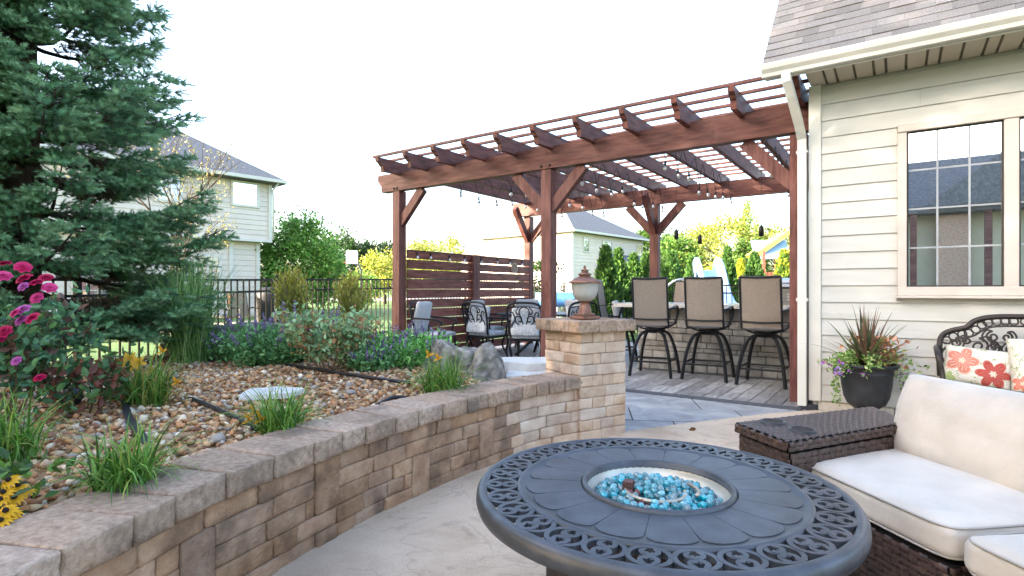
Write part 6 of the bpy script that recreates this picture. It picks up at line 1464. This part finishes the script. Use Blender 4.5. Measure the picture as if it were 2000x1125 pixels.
# ================================================================ spruce
m_needle = M('spruce_needles', [(1, 1, 1), (1, 1, 1)], rough=0.5, vcol=True, trans=0.12, spec=0.4)
SPX = pw(38, 4.95); sroot = empty('spruce_tree', 'big blue green spruce filling the left of the picture', 'conifer', (SPX.x, SPX.y, 0.35))
H = 9.0; b = B(); b.tube([(0, 0, -0.3), (0.02, 0, 1.5), (-0.02, 0.01, 4.0), (0, 0, H)], [0.17, 0.15, 0.10, 0.01], n=10)
tips_ = []; tw_p = []; tw_d = []; tw_l = []; r = random.Random(77)
z = 0.50
def limb(z, a, L_):
    d = Vector((math.cos(a), math.sin(a), 0)); p0 = Vector((0, 0, z)); side = Vector((-d.y, d.x, 0)); pts = []
    rise = r.uniform(-0.14, 0.02)-0.12*(1-z/H); UP = Vector((0, 0, 1))
    for k in range(7):
        t = k/6; pts.append(p0+d*L_*t+side*L_*0.06*math.sin(3*t+z*9)+Vector((0, 0, L_*(rise*t+0.24*t*t-0.10*math.sin(PI*t)))))
    b.tube(pts, [0.026*(1-0.85*k/6)*(0.5+L_/2.4) for k in range(7)], n=5)
    def at_(t): i = min(int(t*6), 5); return pts[i].lerp(pts[i+1], t*6-i)
    n = int(7+L_*11)
    for k in range(n):
        t = 0.22+0.78*(k+r.random())/n; base = at_(t); s = 1 if k % 2 else -1
        sl = L_*(0.40*(1-t)+0.13)*r.uniform(0.7, 1.2); sdv = (d*0.85+side*s*0.75+Vector((0, 0, r.uniform(-0.30, 0.22)))).normalized()
        if sl > 0.12: b.tube([base, base+sdv*sl*0.9+Vector((0, 0, -0.03*sl))], [0.005, 0.002], n=3, cap=False)
        m_ = max(2, int(sl/0.075)); xs = sdv.cross(UP).normalized()
        for q in range(m_):
            u = (q+0.7)/m_; bp2 = base+sdv*sl*u+Vector((0, 0, -0.05*sl*u*u))
            if t < 0.45 and u < 0.5 and r.random() < 0.6: continue
            g = 0.75+0.5*math.sin(PI*min(u, 0.8))
            if q == m_-1: tips_.extend(range(len(tw_p), len(tw_p)+4))
            for s2, uz, ll in ((1, 0.05, 1), (-1, 0.05, 1), (0.35, 0.75, 0.8), (-0.4, 0.6, 0.8), (0.1, -0.5, 0.6)):
                dv = (sdv*r.uniform(0.6, 1.0)+xs*s2*0.8+UP*(uz+r.uniform(-0.25, 0.2))).normalized(); tw_p.append(bp2); tw_d.append(dv); tw_l.append(r.uniform(0.075, 0.115)*g*ll)
        tips_.append(len(tw_p)); tw_p.append(base+sdv*sl*0.92); tw_d.append(sdv); tw_l.append(r.uniform(0.10, 0.13))
    tw_p.append(pts[-1]); tw_d.append(d); tw_l.append(0.13)
while z < 4.6:
    rad = 1.72*(1-z/H)**0.85*(0.85 if z < 0.5 else 1)
    nb = 10; a0 = r.uniform(0, 2*PI)
    for k in range(nb):
        a = a0+2*PI*k/nb+r.uniform(-0.25, 0.25)
        dirv = Vector((math.cos(a), math.sin(a), 0))
        if dirv.dot(-FW*0.65+RT*0.75) < -0.62: continue            # the side away from the picture stays thin
        limb(z+r.uniform(-0.08, 0.08), a, rad*r.uniform(0.68, 1.08))
    for q in (-0.55, 0.0, 0.5): limb(z+r.uniform(-0.1, 0.1), math.atan2(-FW.y, -FW.x)+q+r.uniform(-0.15, 0.15), rad*r.uniform(0.45, 0.75))
    z += 0.27
b.obj('trunk', m_bark, sroot)
P = np.array([tuple(q) for q in tw_p]); D = np.array([tuple(q) for q in tw_d]); Ls = np.array(tw_l); n = len(P)
# one twig: two dozen thin needles swept forward
nv = []; nf = []
for k in range(26):
    t = 0.02+0.98*k/26; a = k*2.4; ca, sa = math.cos(a), math.sin(a); ln = 0.27*(1-0.35*t); w_ = 0.042; i0 = len(nv)
    nv += [(-sa*w_, ca*w_, t*0.9), (sa*w_, -ca*w_, t*0.9), (ca*ln, sa*ln, t*0.9+0.20)]; nf.append((i0, i0+1, i0+2))
nv = np.array(nv); nf = np.array(nf)
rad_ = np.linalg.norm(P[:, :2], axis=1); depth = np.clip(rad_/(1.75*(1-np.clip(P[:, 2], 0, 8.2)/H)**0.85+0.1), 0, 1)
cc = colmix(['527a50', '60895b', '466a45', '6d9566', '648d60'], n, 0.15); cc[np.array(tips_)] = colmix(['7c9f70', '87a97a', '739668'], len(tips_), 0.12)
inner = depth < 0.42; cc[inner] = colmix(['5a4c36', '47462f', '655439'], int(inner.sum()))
scatter('needles', nv, nf, P, frames(D), Ls, m_needle, sroot, cc)
print('twigs', n, 'needle tris', n*len(nf))
# ================================================================ planter
m_urn = M('black_planter', ['17181b', '24262a', '303237'], scale=9, detail=6, rough=0.55, stain=(5, 0.35, '45474a'))
URN = Vector((-0.215, 5.33, 0.02)); urn = empty('planter', 'black urn planter beside the bench with spiky plant and trailing flowers', 'planter', URN)
b = B(); b.lathe([(0.0, 0.0), (0.11, 0.0), (0.115, 0.02), (0.10, 0.05), (0.055, 0.09), (0.052, 0.115), (0.08, 0.135), (0.112, 0.165), (0.132, 0.22), (0.145, 0.31), (0.152, 0.40), (0.155, 0.405), (0.153, 0.412), (0.155, 0.445), (0.18, 0.455), (0.188, 0.468), (0.184, 0.48), (0.165, 0.478), (0.15, 0.45), (0.0, 0.445)], 40); o = b.obj('urn', m_urn, urn); o.scale = (1.22, 1.22, 1.03)
def puton(label, name): return empty(name, label, 'plant', URN+Vector((0, 0, 0.46)))
sp_ = puton('spiky bronze green dracaena standing in the urn planter', 'dracaena')
blades('leaves', sp_, 110, 0.035, 0.50, 0.026, ['5a6240', '6a5648', '4c5c3c', '7a6c54', '66744a', '745848'], (0.1, 3.0), 0.16, 6)
tr_ = puton('trailing green plant with violet flowers spilling from the urn', 'trailing_plant')
P = []; S_ = []
for k in range(60):
    a = rnd.uniform(0, 2*PI); R_ = rnd.uniform(0.18, 0.34); right = math.cos(a-YAW)
    dr = rnd.uniform(0.0, 0.10) if right < 0.3 else rnd.uniform(0.02, 0.26); R_ *= 1.25 if right > 0.3 else 1.0
    for t in range(16):
        f = t/15; P.append((math.cos(a)*R_*f**0.7, math.sin(a)*R_*f**0.7, 0.05*math.sin(PI*min(1, f*1.3))+0.05-dr*f**3)); 
    if rnd.random() < 0.4: S_ += [(math.cos(a)*R_*1.0+rnd.gauss(0, 0.012), math.sin(a)*R_+rnd.gauss(0, 0.012), 0.045-dr*0.8+rnd.gauss(0, 0.01)) for _ in range(7)]
a = -2.6
for q in range(2):
    for t in range(26): P.append((math.cos(a+q*0.1)*0.24, math.sin(a+q*0.1)*0.24, 0.02-0.012*t))
P = np.array(P); P = np.repeat(P, 3, axis=0)+nr.normal(0, 0.012, (len(P)*3, 3)); leafcloud('leaves', tr_, P, 0.026, ['5a7a3a', '6f8f48', '84a058', '9aa868'])
S_ = np.array(S_); leafcloud('flowers', tr_, S_, 0.022, ['8f6ab8', 'a584c6', '9a5aa8', 'b04a9a'], m_petal, squash=1.6)['kind'] = 'stuff'
co_ = puton('pinkish bronze foliage plant at the right side of the urn', 'foliage_plant'); q = RT*0.09
P = np.column_stack([nr.normal(q.x*1.3, 0.075, 340), nr.normal(q.y*1.3, 0.06, 340), nr.uniform(0.02, 0.24, 340)]); leafcloud('leaves', co_, P, 0.045, ['a8735a', 'b98a6a', '8f7a48', '9a9a58', 'c09078'], squash=1.2)

# fallen leaf on the patio
o = scatter('fallen_leaf', LEAF_V, LEAF_F, np.array([[-1.33, 4.30, 0.026]]), frames(np.array([[0.6, 0.5, 0.12]]), np.array([1.4])), np.array([0.06]), M('dry_leaf', ['6b4a2c', '4f3a24'], rough=0.9))
tag(o, 'single dry brown leaf lying on the tan patio', 'leaf')
